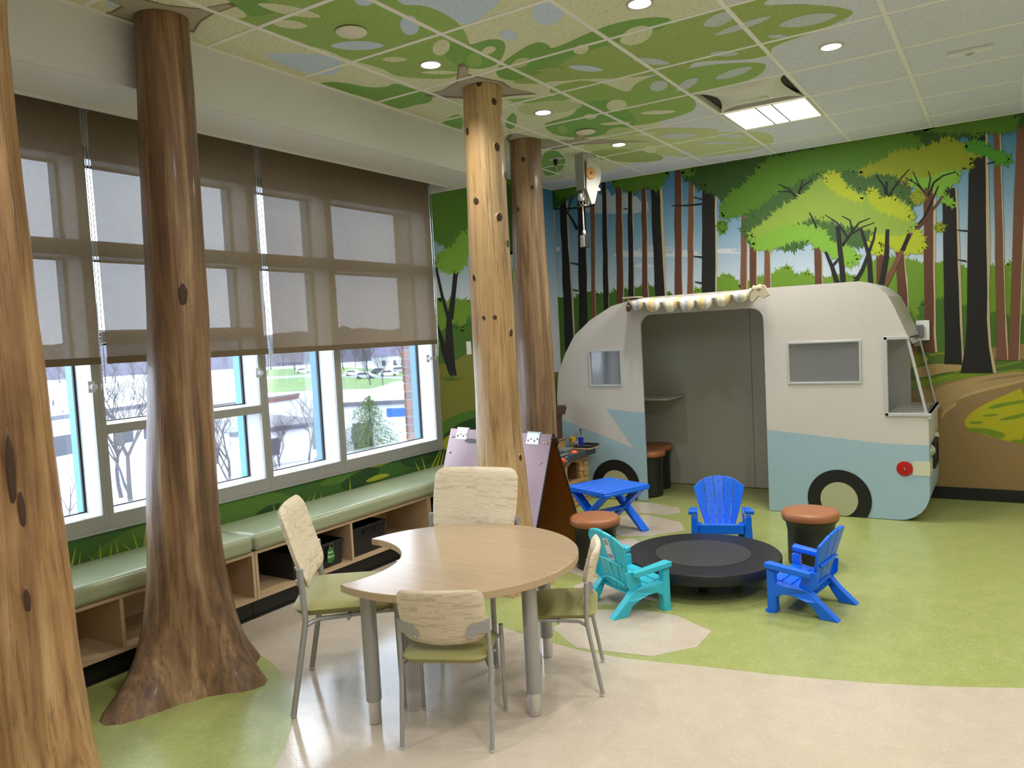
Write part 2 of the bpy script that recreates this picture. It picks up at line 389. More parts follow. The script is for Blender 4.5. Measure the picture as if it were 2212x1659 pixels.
# printed leaves on the ceiling tiles -------------------------------------------------------------
class Print:
    """flat print: every colour patch a polygon a hair in front of the one under it"""
    def __init__(s, fn): s.fn = fn; s.mb = MB(); s.mats = []; s.k = 0
    def add(s, poly, mat, step=True):
        if step: s.k += 1
        if mat not in s.mats: s.mats.append(mat)
        s.mb.cur = s.mats.index(mat)
        P = [s.fn(u, v, s.k) for u, v in poly]
        s.mb.flat(P)
        if isinstance(poly, Leafy):
            s.k += 1
            for lf in poly.leaves: s.mb.flat([s.fn(u, v, s.k) for u, v in lf])
    def build(s, name, parent, label):
        o = s.mb.build(name, s.mats, parent); o['label'] = label; return o
def ell(cu, cv, a, b, ang=0, n=18, lens=0):
    out = []
    for i in range(n):
        t = 2*PI*i/n; x = a*math.cos(t); y = b*math.sin(t)
        if lens: y *= abs(math.sin(t))**lens
        c, s = math.cos(ang), math.sin(ang); out.append((cu+x*c-y*s, cv+x*s+y*c))
    return out
def smooth_poly(p, it=2):
    for _ in range(it):
        q = []
        for i in range(len(p)):
            a, b = p[i], p[(i+1) % len(p)]; q += [(a[0]*.75+b[0]*.25, a[1]*.75+b[1]*.25), (a[0]*.25+b[0]*.75, a[1]*.25+b[1]*.75)]
        p = q
    return p
class Leafy(list): pass
def jag(poly, L, amp, seed=0):
    """foliage outline: the body polygon plus a row of small lobed leaves round its rim"""
    rnd = random.Random(seed); area = sum(poly[i][0]*poly[(i+1) % len(poly)][1]-poly[(i+1) % len(poly)][0]*poly[i][1] for i in range(len(poly)))
    sg = 1 if area > 0 else -1; body = smooth_poly(poly, 1); pts = dense(body, L*1.5); out = Leafy(body); out.leaves = []
    for i in range(len(pts)):
        a = Vector(pts[i]); b = Vector(pts[(i+1) % len(pts)]); t = b-a
        if t.length < 1e-6: continue
        n = Vector((t.y, -t.x)).normalized()*sg; k = rnd.uniform(.6, 1.25)*amp*1.35; s = rnd.uniform(-.25, .25); sk = t*rnd.uniform(-.3,.3)
        out.leaves.append([tuple(q) for q in (a-n*amp*.6, a, a+t*(.12+s*.3)+n*k*.75+sk, a+t*.32+n*k*.28, a+t*(.5+s)+n*k*1.25+sk, a+t*.68+n*k*.28, a+t*(.88+s*.3)+n*k*.7+sk, b, b-n*amp*.6)])
    return out
EPS = .00005
def on_ceil(u, v, k):
    p = Pz(u, v, CZ); return Vector((max(p.x, (SX if p.y < SEND else WX)+.004), min(p.y, BY-.004), CZ-.0002-EPS*.7*k))
cp = Print(on_ceil)
t_pale = tile_mat('print_pale', A(226,228,194), .5); t_g1 = tile_mat('print_leaf', A(162,192,112), .45); t_g2 = tile_mat('print_leaf_dark', A(136,178,100), .45)
t_g3 = tile_mat('print_leaf_olive', A(170,190,116), .45); t_g4 = tile_mat('print_leaf_pale', A(202,212,156), .45); t_blue = tile_mat('print_blue', A(204,222,240), .4)
t_gry = plain('print_branch', A(176,168,148), .8); t_brn = plain('print_branch_edge', A(138,120,98), .8); t_gw = tile_mat('print_grey', A(206,214,214), .4)
cp.add([(20,-60),(1640,-60),(1560,10),(1470,60),(1380,90),(1400,180),(1420,250),(1460,330),(1300,372),(1190,392),(1092,330),(1010,285),(700,190),(430,98),(120,0)], t_pale)
for pl, m in (
    ([(858,12),(905,8),(1010,60),(1040,40),(1085,0),(1100,-40),(850,-40)], t_blue),
    ([(560,118),(610,112),(720,120),(745,140),(720,165),(660,160)], t_blue),
    ([(230,0),(300,-30),(262,10),(228,20)], t_blue),
    ([(487,0),(545,37),(497,41),(540,55),(640,95),(700,105),(755,130),(830,148),(850,165),(930,171),(990,168),(1012,130),(1017,95),(997,54),(963,30),(916,10),(858,12),(850,-40),(480,-40)], t_g1),
    ([(487,0),(545,37),(560,34),(600,28),(570,-10),(480,-40)], t_g2),
    ([(690,178),(735,176),(800,190),(841,187),(843,182),(860,180),(900,195),(938,205),(930,222),(905,225),(880,232),(860,236),(810,216),(740,197),(690,186)], t_g2),
    ([(955,110),(975,88),(1017,98),(1040,88),(1075,83),(1093,92),(1090,115),(1075,140),(1040,150),(1000,146),(970,132)], t_g2),
    ([(948,263),(1000,240),(1000,285),(975,275)], t_g2),
    ([(1070,150),(1100,123),(1154,89),(1183,94),(1192,108),(1274,69),(1335,47),(1425,34),(1462,45),(1420,80),(1330,110),(1250,120),(1220,140),(1150,170),(1110,175),(1075,168)], t_g2),
    ([(1090,178),(1200,150),(1220,128),(1300,100),(1400,75),(1462,45),(1527,27),(1606,4),(1640,-20),(1700,-20),(1632,14),(1715,8),(1769,11),(1816,16),(1850,25),(1823,43),(1751,72),(1664,101),(1668,119),(1606,130),(1498,132),(1490,148),(1447,155),(1407,163),(1324,170),(1252,170),(1200,178),(1150,182)], t_g3),
    ([(1180,190),(1252,172),(1300,178),(1340,195),(1360,199),(1375,177),(1425,159),(1498,145),(1570,136),(1653,134),(1655,148),(1635,168),(1563,188),(1494,202),(1509,235),(1462,253),(1389,271),(1340,270),(1290,250),(1260,230),(1245,215),(1200,210)], t_g1),
    ([(1172,268),(1190,262),(1237,249),(1245,235),(1274,217),(1330,215),(1360,240),(1380,268),(1340,282),(1281,297),(1230,297),(1190,289)], t_g2),
    ([(1320,272),(1386,278),(1462,275),(1556,278),(1545,286),(1600,283),(1664,286),(1675,307),(1642,325),(1516,340),(1443,337),(1360,325),(1281,329),(1250,318),(1300,300)], t_g4),
    ([(1260,330),(1330,318),(1420,330),(1440,345),(1380,352),(1290,345)], t_g3),
    ([(1092,258),(1110,240),(1118,258),(1110,280),(1092,276)], t_g2), ([(1169,330),(1200,322),(1219,340),(1222,352),(1213,368),(1190,380),(1172,378)], t_g2),
    ([(1085,215),(1130,212),(1210,205),(1240,215),(1180,222),(1130,224)], t_g1), ([(1110,228),(1200,215),(1250,222),(1262,232),(1200,246),(1130,250)], t_g4),
    ([(1100,290),(1160,300),(1200,300),(1210,310),(1150,312)], t_g1)):
    cp.add(smooth_poly(pl), m)
for cu, cv, a, b, an, m in ((772,98,58,10,0,t_blue),(853,128,27,5.5,0,t_pale),(885,54,20,22,-.6,t_blue),(953,102,20,16,-.6,t_pale),(785,0,20,12,.2,t_blue),(625,22,70,10,.2,t_pale),(625,52,40,9,.1,t_pale),
    (949,156,40,4,0,t_pale),(1056,108,16,8,-.3,t_pale),(1025,130,17,15,.3,t_g1),(1183,27,34,27,0,t_blue),(1098,76,20,11,.2,t_blue),(1375,76,38,19,-.35,t_pale),(1255,106,17,10,-.2,t_pale),(1125,135,22,10,-.3,t_g4),
    (1555,41,38,13,-.35,t_gw),(1605,55,65,7,-.32,t_gw),(1745,43,64,12,-.18,t_gw),(1680,78,22,4,0,t_gw),(1565,115,32,6,0,t_gw),(1407,132,40,7,.1,t_gw),(1265,147,38,6.5,.1,t_blue),(1423,185,20,11,-.2,t_gw),(1484,182,28,9,-.5,t_gw),
    (1585,157,42,8,-.3,t_gw),(1332,227,22,13,-.1,t_pale),(1422,242,38,4.5,-.05,t_pale),(1330,266,34,3.5,-.05,t_pale),(1190,150,33,5,-.05,t_g3),(1200,177,22,3,-.05,t_pale),(1275,251,14,6,0,t_pale),(1215,280,11,8,.4,t_g3),
    (1465,293,40,6,-.06,t_gw),(1585,293,27,4,0,t_gw),(1560,308,50,3.5,-.03,t_gw),(1620,318,34,3.5,0,t_gw),(1405,322,14,8,0,t_pale),(1335,312,14,6,0,t_pale),(1480,330,14,5,0,t_gw),(1395,289,22,3.5,-.1,t_pale)):
    cp.add(ell(cu, cv, a, b, an, lens=0 if a < 1.9*b else .35), m)
# painted branches spreading from the trunk tops
for pl in ([(222,-5),(262,12),(240,25),(222,28),(300,52),(420,70),(433,48),(460,30),(512,12),(500,5),(430,18),(360,10),(300,-6)],
           [(915,206),(953,196),(985,178),(990,140),(1002,136),(1012,148),(1005,158),(1045,168),(1085,176),(1105,190),(1160,203),(1110,206),(1040,215),(960,210)],
           [(1092,300),(1100,285),(1135,292),(1180,305),(1240,302),(1262,275),(1275,280),(1262,300),(1330,302),(1405,305),(1330,308),(1250,312),(1200,322),(1170,320),(1110,315)]):
    cen = (sum(p[0] for p in pl)/len(pl), sum(p[1] for p in pl)/len(pl))
    cp.add(pl, t_brn); cp.add([(cen[0]+(p[0]-cen[0])*.93, cen[1]+(p[1]-cen[1])*.86) for p in pl], t_gry)
cp.build('ceiling_print', ceil, 'leaves and sky printed across the ceiling tiles')

# windows ----------------------------------------------------------------------------------------
HEAD, SILL = 2.55, .70
def make_window(n, y0, y1, bars, label, last=False):
    w = struct('window_%d' % n, label)
    xf, xg = WX, WX-.15                                 # room face of the frame, glass line
    zs = [SILL]+[z for b in bars for z in b]+[HEAD]
    fr = MB(); a, b = y0-.03, y1+.03
    fr.box(xf-.012, xf+.006, a, b, .627, SILL); fr.box(xf-.012, xf+.006, a, b, HEAD, 2.612)
    fr.box(xf-.012, xf+.006, a, y0, SILL, HEAD); fr.box(xf-.012, xf+.006, y1, b+(.045 if last else 0), SILL, HEAD)
    if last: fr.box(xf-.012, xf+.006, b, b+.045, .627, SILL)
    for z0, z1 in bars: fr.box(xf-.012, xf+.006, y0, y1, z0, z1)
    fr.build('window_frame', m_alu, w, bevel=.0015)
    for i in range(0, len(zs), 2):
        z0, z1 = zs[i], zs[i+1]; jm = MB()
        for ya, yb in ((y0-.02, y0), (y1, y1+.02)): jm.box(xg, xf-.012, ya, yb, z0, z1)
        jm.hexa([(xg,y0,z0-.02),(xf-.012,y0,z0-.02),(xf-.012,y1,z0-.02),(xg,y1,z0-.02)], [(xg,y0,z0+.006),(xf-.012,y0,z0),(xf-.012,y1,z0),(xg,y1,z0+.006)])
        jm.box(xg, xf-.012, y0, y1, z1, z1+.02); jm.build('jamb', m_jamb, w)
        gk = MB(); g = .011
        gk.box(xg-.012, xg+.003, y0, y0+g, z0, z1).box(xg-.012, xg+.003, y1-g, y1, z0, z1).box(xg-.012, xg+.003, y0+g, y1-g, z0, z0+g).box(xg-.012, xg+.003, y0+g, y1-g, z1-g, z1); gk.build('gasket', m_gask, w)
        MB().box(xg-.006, xg-.002, y0+g, y1-g, z0+g, z1-g).build('glass_pane', m_glass, w)
    MB().box(xg-.075, xg-.012, y0-.03, y0+.008, .66, 2.6).box(xg-.075, xg-.012, y1-.008, y1+.03, .66, 2.6).build('exterior_cap', m_teal, w)
    return w
make_window(1, 1.20, 2.23, [(2.05,2.13)], 'window next to the camera end, behind the leftmost trunk')
make_window(2, 2.29, 3.296, [(1.12,1.17),(1.60,1.66),(2.05,2.13)], 'window with two extra cross bars behind the large trunk')
make_window(3, 3.357, 3.957, [(2.05,2.13)], 'narrow window between the two wide ones')
make_window(4, 4.02, 5.067, [(2.05,2.13)], 'window nearest the mural corner', True)
# exterior brick pier beside the last window
pier = struct('wall_exterior', 'red brick pier outside the last window')
m_mort = plain('mortar', A(130,124,120), .9); m_br = [plain('brick_a', A(112,66,56), .85, grain=.15), plain('brick_b', A(98,60,56), .85, grain=.15), plain('brick_c', A(128,80,60), .85, grain=.15)]
MB().box(-4.328, -4.225, 5.079, 5.6, .3, 2.9).build('mortar', m_mort, pier)
bm0 = None
for i in range(36):
    z = .33+i*.0705
    o = MB().box(-.051, .051, -.004, .1, 0, .058).build('brick', m_br[(i*5+i//3) % 3], pier, bevel=.003, seg=1) if i < 6 else None
    if o is None:
        o = [c for c in pier.children if c.name.startswith('brick')][(i*2+1) % 6 if i % 2 else (i*2) % 6].copy(); C.objects.link(o)
    o.location = (-4.28, 5.075, z)

# roller blinds ------------------------------------------------------------------------------------
m_shade = shade_mat('blind_cloth'); m_hem = plain('blind_hem', A(112,96,72), .8, grain=.2, gs=300); m_chain = plain('bead_chain', A(190,190,190), .3, .9); m_dchain = plain('dark_chain', A(70,70,74), .4, .6)
m_clear = plain('tensioner_plastic', A(226,230,236), .25)
def blind(y0, y1, label, chain_y):
    t = thing('roller_blind', label, 'window blind', (-3.88, (y0+y1)/2, 1.49), 0, 'roller blinds over the windows'); w = (y1-y0)/2
    MB().add([(0,-w,.034),(0,w,.034),(0,w,1.30),(0,-w,1.30)], [(0,1,2,3)]).build('blind_cloth', m_shade, t)
    MB().box(-.006, .006, -w-.002, w+.002, 0, .036).build('hem_bar', m_hem, t, bevel=.003)
    MB().lathe([(.034,-w),(.034,w)], 20, (-.034,0,1.33), 'y').build('roller_tube', m_hem, t, 40)
    [MB().box(-.07, .02, q, q+.006, 1.26, 1.40).build('bracket', m_alu, t) for q in (-w-.008, w+.002)]
    ch = MB(); cy = chain_y-(y0+y1)/2
    for dx, dy in ((0,0), (.012,.009)):
        zb = -.10; ch.tube([(dx-.01, cy+dy, 1.32), (dx-.01, cy+dy, .5), (dx-.03, cy+dy*1.2, zb)], .0022, 6)
    ch.tube([(-.04, cy, -.10), (-.05, cy+.006, -.135), (-.04, cy+.010, -.10)], .0022, 6)
    for i in range(70): ch.ball((-.01, cy, 1.3-i*.02), .0032, 6, 4)
    ch.build('bead_chain', m_chain, t, 40)
    MB().lathe([(.014,0),(.018,.006),(.012,.018),(.016,.028),(.016,.034)], 14, (-.112, cy-.012, -.115), 'x').box(-.114, -.108, cy-.03, cy+.006, -.145, -.085).build('chain_tensioner', m_clear, t, 40)
    return t
blind(1.20, 2.218, 'brown woven roller blind behind the leftmost trunk', 2.236)
blind(2.256, 3.284, 'brown woven roller blind behind the large flared trunk', 3.30)
blind(3.329, 4.988, 'widest brown woven roller blind nearest the mural corner', 5.012)

# ================================================================== PRINTED FOREST MURAL
def on_back(u, v, k):
    p = Py(u, v, BY); return Vector((max(p.x, WX+.002), BY-.0008-EPS*k, min(max(p.z, .1), CZ-.002)))
mp = Print(on_back)
def cA(pts): return [(1170+x/4.1736, 340+y/4.1736) for x, y in pts]
def cB(pts): return [(1680+x/4.1466, 240+y/4.1466) for x, y in pts]
def cC(pts): return [(1940+x/3.6066, 600+y/3.6066) for x, y in pts]
pm = lambda n, *c: plain('mural_'+n, A(*c), .62, 0, .3)
m_sky = zgrad('mural_sky', [(0, A(226,226,226)), (.35, A(196,208,218)), (.7, A(128,166,190)), (1, A(72,128,166))], 1.3, 2.9)
K = pm('black_bark', 34,33,32); B1 = pm('brown_bark', 96,62,46); B2 = pm('tan_bark', 118,82,60); HL = pm('bark_light', 186,172,138)
G0 = pm('leaf_deep', 52,84,34); G1 = pm('leaf_mid', 84,126,38); G2 = pm('leaf_shade', 66,100,48); G3 = pm('leaf_olive', 138,150,36); G4 = pm('leaf_light', 140,168,66); G5 = pm('leaf_lime', 172,186,44); G6 = pm('leaf_bright', 124,172,58); G7 = pm('leaf_green', 76,142,44)
BU = pm('bush', 108,146,46); BU2 = pm('bush_dark', 72,108,40); BU3 = pm('bush_pale', 132,158,96); CL = pm('cloud', 198,206,210); CLd = pm('cloud_shadow', 172,186,196)
TAN = pm('path', 172,146,98); TAN2 = pm('path_dark', 150,122,78); TAN3 = pm('path_light', 184,160,116); RUT = pm('rut', 146,122,92); GR = pm('grass', 116,140,36); GR2 = pm('grass_yellow', 176,172,34); GR3 = pm('grass_dark', 72,104,36); MND = pm('mound', 84,108,44); TUF = pm('tuft', 150,180,64)
add = mp.add
# sky
add([(1000,300),(2300,200),(2300,900),(1000,1000)], m_sky)
# clouds
def cloud(cu, cv, w, h, m, seed):
    r = random.Random(seed); n = 7; pts = [(cu-w, cv)]
    for i in range(n):
        x0 = cu-w+2*w*i/n; x1 = cu-w+2*w*(i+1)/n; hh = h*(.45+.55*math.sin(PI*(i+.5)/n))*r.uniform(.7,1.15)
        pts += [(x0+(x1-x0)*t, cv-hh*(.75+.25*math.sin(PI*t))) for t in (.1,.3,.5,.7,.9)]
    pts += [(cu+w, cv)]; add(smooth_poly(pts, 1), m)
for a in ((1330,462,72,55,CLd,1),(1180,545,30,22,CL,2),(1385,555,60,18,CL,3),(1420,545,45,20,CLd,4),(1480,555,40,14,CL,5),(1590,548,55,14,CL,6),(1390,578,28,10,CL,7),(1610,545,30,9,CLd,8)): cloud(*a)
# hazy back bushes and left wood
add(jag([(1160,660),(1200,640),(1240,652),(1262,628),(1300,640),(1330,632),(1365,625),(1400,620),(1430,628),(1460,640),(1460,760),(1160,860)], 9, 7, 5), BU2)
add(jag([(1490,640),(1505,622),(1520,632),(1550,600),(1575,592),(1592,610),(1600,625),(1640,600),(1655,600),(1680,590),(1700,572),(1712,590),(1722,600),(1745,585),(1760,605),(1800,600),(1830,592),(1850,605),(1880,560),(1960,560),(2000,575),(2060,565),(2100,590),(2130,575),(2160,580),(2230,560),(2230,900),(1480,900)], 9, 7, 8), BU)
add(jag([(1985,660),(2010,645),(2060,660),(2110,672),(2150,680),(2175,690),(2230,680),(2230,800),(1985,800)], 10, 7, 9), BU2)
add(jag([(2180,590),(2230,560),(2230,640),(2195,630)], 8, 6, 10), BU3)
# ground
add([(1150,840),(1990,770),(2230,740),(2230,1075),(1150,1075)], TAN2)
add(smooth_poly([(1940,770),(2000,758),(2060,770),(2120,776),(2230,772),(2230,812),(2130,808),(2060,822),(2000,836),(1940,850)]), MND)
add(smooth_poly([(1940,752),(1985,762),(2010,775),(1990,790),(1940,800)]), GR2)
add(smooth_poly(cC([(100,730),(230,672),(400,668),(560,690),(520,720),(330,740),(180,790)])), TAN)
add(smooth_poly(cC([(0,800),(200,790),(450,745),(760,735),(981,700),(981,740),(780,735),(520,780),(300,830),(100,880)])), GR)
add(cC([(-60,900),(280,850),(520,790),(760,745),(1000,722),(1000,850),(860,900),(720,960),(600,1010),(530,1080),(510,1150),(560,1210),(660,1260),(820,1300),(1000,1340),(1000,1660),(-60,1660)]), TAN2)
add(smooth_poly(cC([(250,870),(520,790),(760,745),(1000,722),(1000,800),(840,850),(600,900),(430,960),(360,1050),(330,1000)])), TAN)
for i, q in enumerate(([(1000,745),(760,775),(560,830),(700,800),(1000,765)], [(1000,790),(800,830),(560,890),(440,960),(600,900),(820,845),(1000,805)],
          [(1000,835),(760,900),(560,960),(430,1030),(400,1090),(430,1160),(520,1215),(700,1260),(860,1300),(1000,1325),(1000,1340),(820,1310),(600,1255),(480,1190),(440,1120),(460,1050),(560,990),(760,920),(1000,850)],
          [(460,960),(380,1010),(335,1070),(345,1100),(370,1050),(450,1000)], [(560,1260),(760,1310),(880,1340),(820,1350),(1000,1395),(1000,1385),(860,1355),(900,1340),(760,1295)])):
    add(smooth_poly(cC(q), 1), RUT if i % 2 == 0 else TAN3)
add(smooth_poly(cC([(1000,840),(820,920),(640,1000),(520,1090),(520,1160),(600,1205),(800,1260),(1000,1300)]), 1), GR2)
add(smooth_poly(cC([(520,1170),(640,1170),(760,1185),(850,1225),(800,1260),(660,1215),(560,1200)]), 1), GR)
for q in ([(540,1130),(600,1115),(680,1125),(600,1145)], [(680,1020),(760,985),(900,960),(1000,950),(1000,970),(880,990),(760,1020)], [(760,1110),(900,1070),(1000,1050),(1000,1075),(880,1110)], [(860,1260),(1000,1262),(1000,1300),(900,1285)], [(640,1075),(720,1060),(800,1065),(720,1085)]): add(smooth_poly(cC(q), 1), GR)
def tuft(cu, cv, w, h, m, n=7, seed=0, tilt=0):
    r = random.Random(seed)
    for i in range(n):
        t = i/(n-1)*2-1; bx = cu+t*w*.35; tx = cu+t*w+tilt; ty = cv-h*(1-.45*abs(t))*r.uniform(.75,1.1)
        add([(bx-w*.07,cv),(tx,ty),(bx+w*.07,cv)], m, step=i == 0)
for i in range(9): tuft(1982+i*12, 838-i*4.5, 9, 9, TUF, 5, i)
for i in range(7): tuft(2148+i*9, 795-i*2, 8, 9, TUF, 5, i+20)
for i in range(5): tuft(2012+i*7, 768-i, 7, 10, GR2, 5, i+40)
# tree trunks: (left,right) at top and foot
def trunk2d(top, bot, m, hl=0, seed=0, conv=cA, flare=0):
    (l0, r0, y0), (l1, r1, y1) = top, bot; r = random.Random(seed); n = 9; L = []; Rr = []
    for i in range(n+1):
        t = i/n; y = y0+(y1-y0)*t; w = r.uniform(-4,4); fl = flare*max(0, t-.85)/.15
        L.append((l0+(l1-l0)*t+w-fl, y)); Rr.append((r0+(r1-r0)*t+r.uniform(-4,4)+fl, y))
    if hl:
        H = [(x+hl*r.uniform(.6,1.3), y) for x, y in Rr]; add(conv(L+H[::-1]), HL)
    add(conv(L+Rr[::-1]), m)
for i, (tp, bt, m, hl) in enumerate((((60,105,420),(95,140,1700),B1,14),((1328,1372,90),(1308,1367,1600),B2,8),((440,480,300),(455,485,1700),B2,5),((670,720,220),(680,745,1600),B1,8),((903,942,250),(912,965,1600),B1,8),
    ((1200,1256,100),(1200,1272,1600),B1,8),((1805,1850,430),(1785,1845,1600),B2,9),((1880,1935,430),(1880,1940,1600),B1,9),((2005,2055,480),(2010,2068,1600),B2,9),
    ((165,215,330),(215,300,1750),K,16),((325,392,280),(342,420,1700),K,0),((543,580,225),(570,615,1700),K,6),((780,816,280),(790,838,1600),K,8),((985,1062,250),(1040,1130,1600),K,22),((1450,1562,170),(1446,1572,1600),K,20))):
    trunk2d(tp, bt, m, hl, i)
for i, (tp, bt, m, hl, fl) in enumerate((((330,390,980),(330,402,2100),B1,8,0),((885,950,1100),(890,962,2000),B1,20,0),((1050,1110,1080),(1085,1195,2060),B1,14,0),((1120,1180,590),(1120,1190,760),B1,0,0),((1300,1392,630),(1322,1400,2160),B1,20,10),
    ((1930,1982,150),(1962,2050,2230),B2,14,8),((2145,2240,20),(2068,2150,2235),B2,12,8),((1472,1592,690),(1500,1645,2265),K,22,10),((1712,1862,180),(1690,1880,2345),K,28,50))):
    trunk2d(tp, bt, m, hl, i+30, cB, fl)
def limb(pts, w0, w1, m, conv=cB):
    pts = [Vector(p) for p in conv(pts)]; L = []; Rr = []; n = len(pts)
    for i, p in enumerate(pts):
        d = (pts[min(i+1,n-1)]-pts[max(i-1,0)]).normalized(); q = Vector((-d.y,d.x))*(w0+(w1-w0)*i/(n-1))/2
        L.append(tuple(p+q)); Rr.append(tuple(p-q))
    add(L+Rr[::-1], m)
# leaves behind the middle tree
for i, (pl, m, L, am) in enumerate((
    ([(1470,372),(1560,356),(1700,332),(2000,270),(2240,232),(2240,262),(2140,275),(2060,300),(1960,345),(1880,370),(1800,400),(1700,440),(1640,475),(1600,455),(1560,425),(1530,412),(1505,392)], G0, 13, 9),
    ([(1552,472),(1568,430),(1610,402),(1640,372),(1660,345),(1700,338),(1840,308),(1950,288),(1985,300),(1990,330),(1920,356),(1840,368),(1760,382),(1700,402),(1665,430),(1640,452),(1615,458),(1590,462)], G1, 13, 9),
    ([(1608,478),(1650,445),(1700,412),(1760,382),(1800,372),(1860,376),(1940,395),(1975,430),(1970,452),(1920,470),(1850,470),(1780,450),(1700,470),(1640,496),(1612,500)], G2, 12, 8),
    ([(1552,478),(1572,480),(1566,505),(1552,498)], G1, 7, 6),
    (cB([(720,560),(760,520),(900,480),(1020,400),(1100,360),(1200,370),(1420,310),(1540,240),(1600,290),(1700,300),(1800,340),(1820,400),(1700,420),(1760,480),(1640,520),(1500,520),(1440,580),(1300,640),(1180,610),(1000,600),(860,600)]), G3, 11, 8),
    (cB([(1650,320),(1760,270),(1850,290),(1890,340),(1960,370),(2090,410),(2060,480),(1960,460),(1900,400),(1780,370)]), G7, 10, 8),
    (cB([(1160,600),(1300,620),(1440,580),(1560,540),(1640,560),(1600,640),(1480,680),(1480,760),(1560,800),(1600,860),(1530,840),(1440,750),(1380,660),(1240,700)]), G6, 10, 7),
    (cB([(1270,185),(1400,130),(1700,80),(2130,20),(2150,120),(2060,190),(1990,180),(1860,170),(1800,230),(1720,160),(1540,190),(1420,160)]), G1, 11, 8),
    (cB([(1400,1030),(1470,1000),(1490,1070),(1420,1075)]), G3, 8, 6), (cB([(1190,760),(1250,710),(1310,730),(1300,820),(1230,830)]), G3, 8, 6),
    (cB([(700,720),(800,600),(1000,580),(1090,640),(1080,760),(1200,800),(1180,870),(1000,800),(800,800)]), G2, 10, 7))):
    add(jag(pl, L, am, i), m)
for q, w0, w1 in (([(5,655),(90,690),(150,750),(185,800)],2,5), ([(0,720),(120,725),(175,780)],2,4), ([(230,605),(200,700),(185,800)],2,5), ([(320,610),(240,660),(185,730)],2,4), ([(880,570),(950,670),(980,780)],3,6), ([(1180,520),(1100,610),(1040,690),(985,790)],2,6), ([(975,630),(978,760),(985,1060),(975,1300),(930,1560)],5,12),
    ([(1440,670),(1390,790),(1310,960),(1200,1090)],3,7), ([(1210,540),(1260,650),(1320,740)],2,4), ([(1140,595),(1240,650),(1310,720)],2,4), ([(1600,545),(1480,580),(1400,640),(1350,760)],2,6), ([(1350,540),(1370,600),(1350,700)],2,4),
    ([(1600,1066),(1700,1075)],2,4), ([(1605,1330),(1690,1345)],2,4), ([(1870,475),(1950,455)],2,3), ([(1690,515),(1650,515)],4,2)): limb(q, w0, w1, K)
limb([(1480,760),(1400,870),(1310,990),(1210,1090)], 4, 8, B1)
# the light middle tree
for i, (pl, m, L, am) in enumerate((
    ([(-300,1010),(-200,900),(0,900),(200,960),(400,970),(540,1040),(800,1050),(910,1110),(780,1190),(650,1210),(480,1150),(330,1130),(240,1180),(150,1240),(0,1220),(-100,1200),(-230,1190),(-310,1100)], G2, 11, 8),
    ([(1000,1060),(1200,1040),(1310,1140),(1310,1260),(1150,1270),(1060,1240),(1000,1180),(880,1160),(960,1240),(900,1290),(820,1240),(820,1140)], G5, 10, 7),
    ([(-48,960),(0,900),(150,820),(280,720),(330,650),(430,610),(560,650),(700,740),(800,780),(850,780),(960,830),(1060,800),(1170,870),(1230,950),(1200,1080),(1100,1100),(900,1090),(800,1040),(600,1000),(450,950),(400,975),(330,920),(250,955),(150,1000),(40,1050),(-128,1110),(-227,1150),(-257,1100),(-177,1050)], G4, 12, 8),
    ([(800,720),(850,695),(900,740),(910,800),(1060,770),(1070,840),(1170,870),(1200,960),(1120,960),(1000,900),(880,870),(830,800)], G5, 10, 7),
    ([(410,625),(460,540),(540,570),(600,660),(608,712),(700,740),(790,790),(700,795),(590,760),(500,690)], G5, 10, 7),
    ([(-240,1180),(-120,1130),(0,1075),(120,1040),(330,1035),(420,1080),(470,1190),(600,1210),(750,1310),(650,1390),(560,1330),(450,1260),(350,1200),(250,1130),(100,1160),(0,1210),(-120,1240),(-200,1220)], G6, 11, 8))):
    add(jag(cB(pl), L, am, i+50), m)
for q, w0, w1, m in (([(425,930),(520,990),(580,1060),(630,1140)],2,5,K), ([(830,960),(730,1000),(670,1080),(580,1210)],2,7,K), ([(870,1000),(760,1040),(670,1100)],2,4,K), ([(575,940),(650,980),(670,1080)],2,5,K), ([(285,910),(330,1000),(350,1050)],3,5,K), ([(540,1030),(555,1200),(570,1330),(590,1560)],10,12,K), ([(430,1260),(490,1400),(540,1560)],6,12,K), ([(550,1320),(490,1390)],4,6,K),
    ([(750,1060),(790,1200),(820,1300),(835,1560)],6,11,K), ([(880,1040),(860,1150),(820,1260),(760,1420),(690,1540)],4,9,K), ([(1200,1090),(1130,1220),(1080,1320),(960,1560)],7,12,B2), ([(1180,1100),(1120,1250)],8,10,K), ([(985,1060),(975,1300),(930,1560)],8,13,K)): limb(q, w0, w1, m)
# left part of the back wall
for i, (pl, m) in enumerate((([(1160,420),(1180,402),(1250,388),(1248,405),(1225,430),(1198,448),(1176,462)], G0), ([(1200,405),(1250,390),(1250,415),(1225,425),(1205,420)], G1), ([(1318,392),(1345,382),(1450,365),(1430,395),(1418,412),(1395,400),(1370,415),(1345,404)], G1), ([(1480,368),(1515,358),(1530,400),(1510,405),(1492,385)], G0), ([(1470,372),(1500,362),(1498,375),(1480,378)], G1))):
    add(jag(pl, 9, 7, i+80), m)
for q, w0, w1 in (([(110,465),(240,465),(325,455)],2,4), ([(290,340),(250,440),(240,500)],2,3), ([(215,470),(280,560),(325,650)],2,7), ([(1180,437),(1300,435),(1450,420)],2,4), ([(265,950),(335,965)],2,4), ([(1370,890),(1450,900)],2,4), ([(285,1190),(335,1205)],2,3), ([(740,462),(780,465)],2,3), ([(1385,1120),(1450,1135)],2,4), ([(1375,360),(1450,378)],2,3), ([(400,455),(480,425)],2,3)): limb(q, w0, w1, K, cA)
mp.build('mural_print', wall_back, 'printed forest with a dirt track')

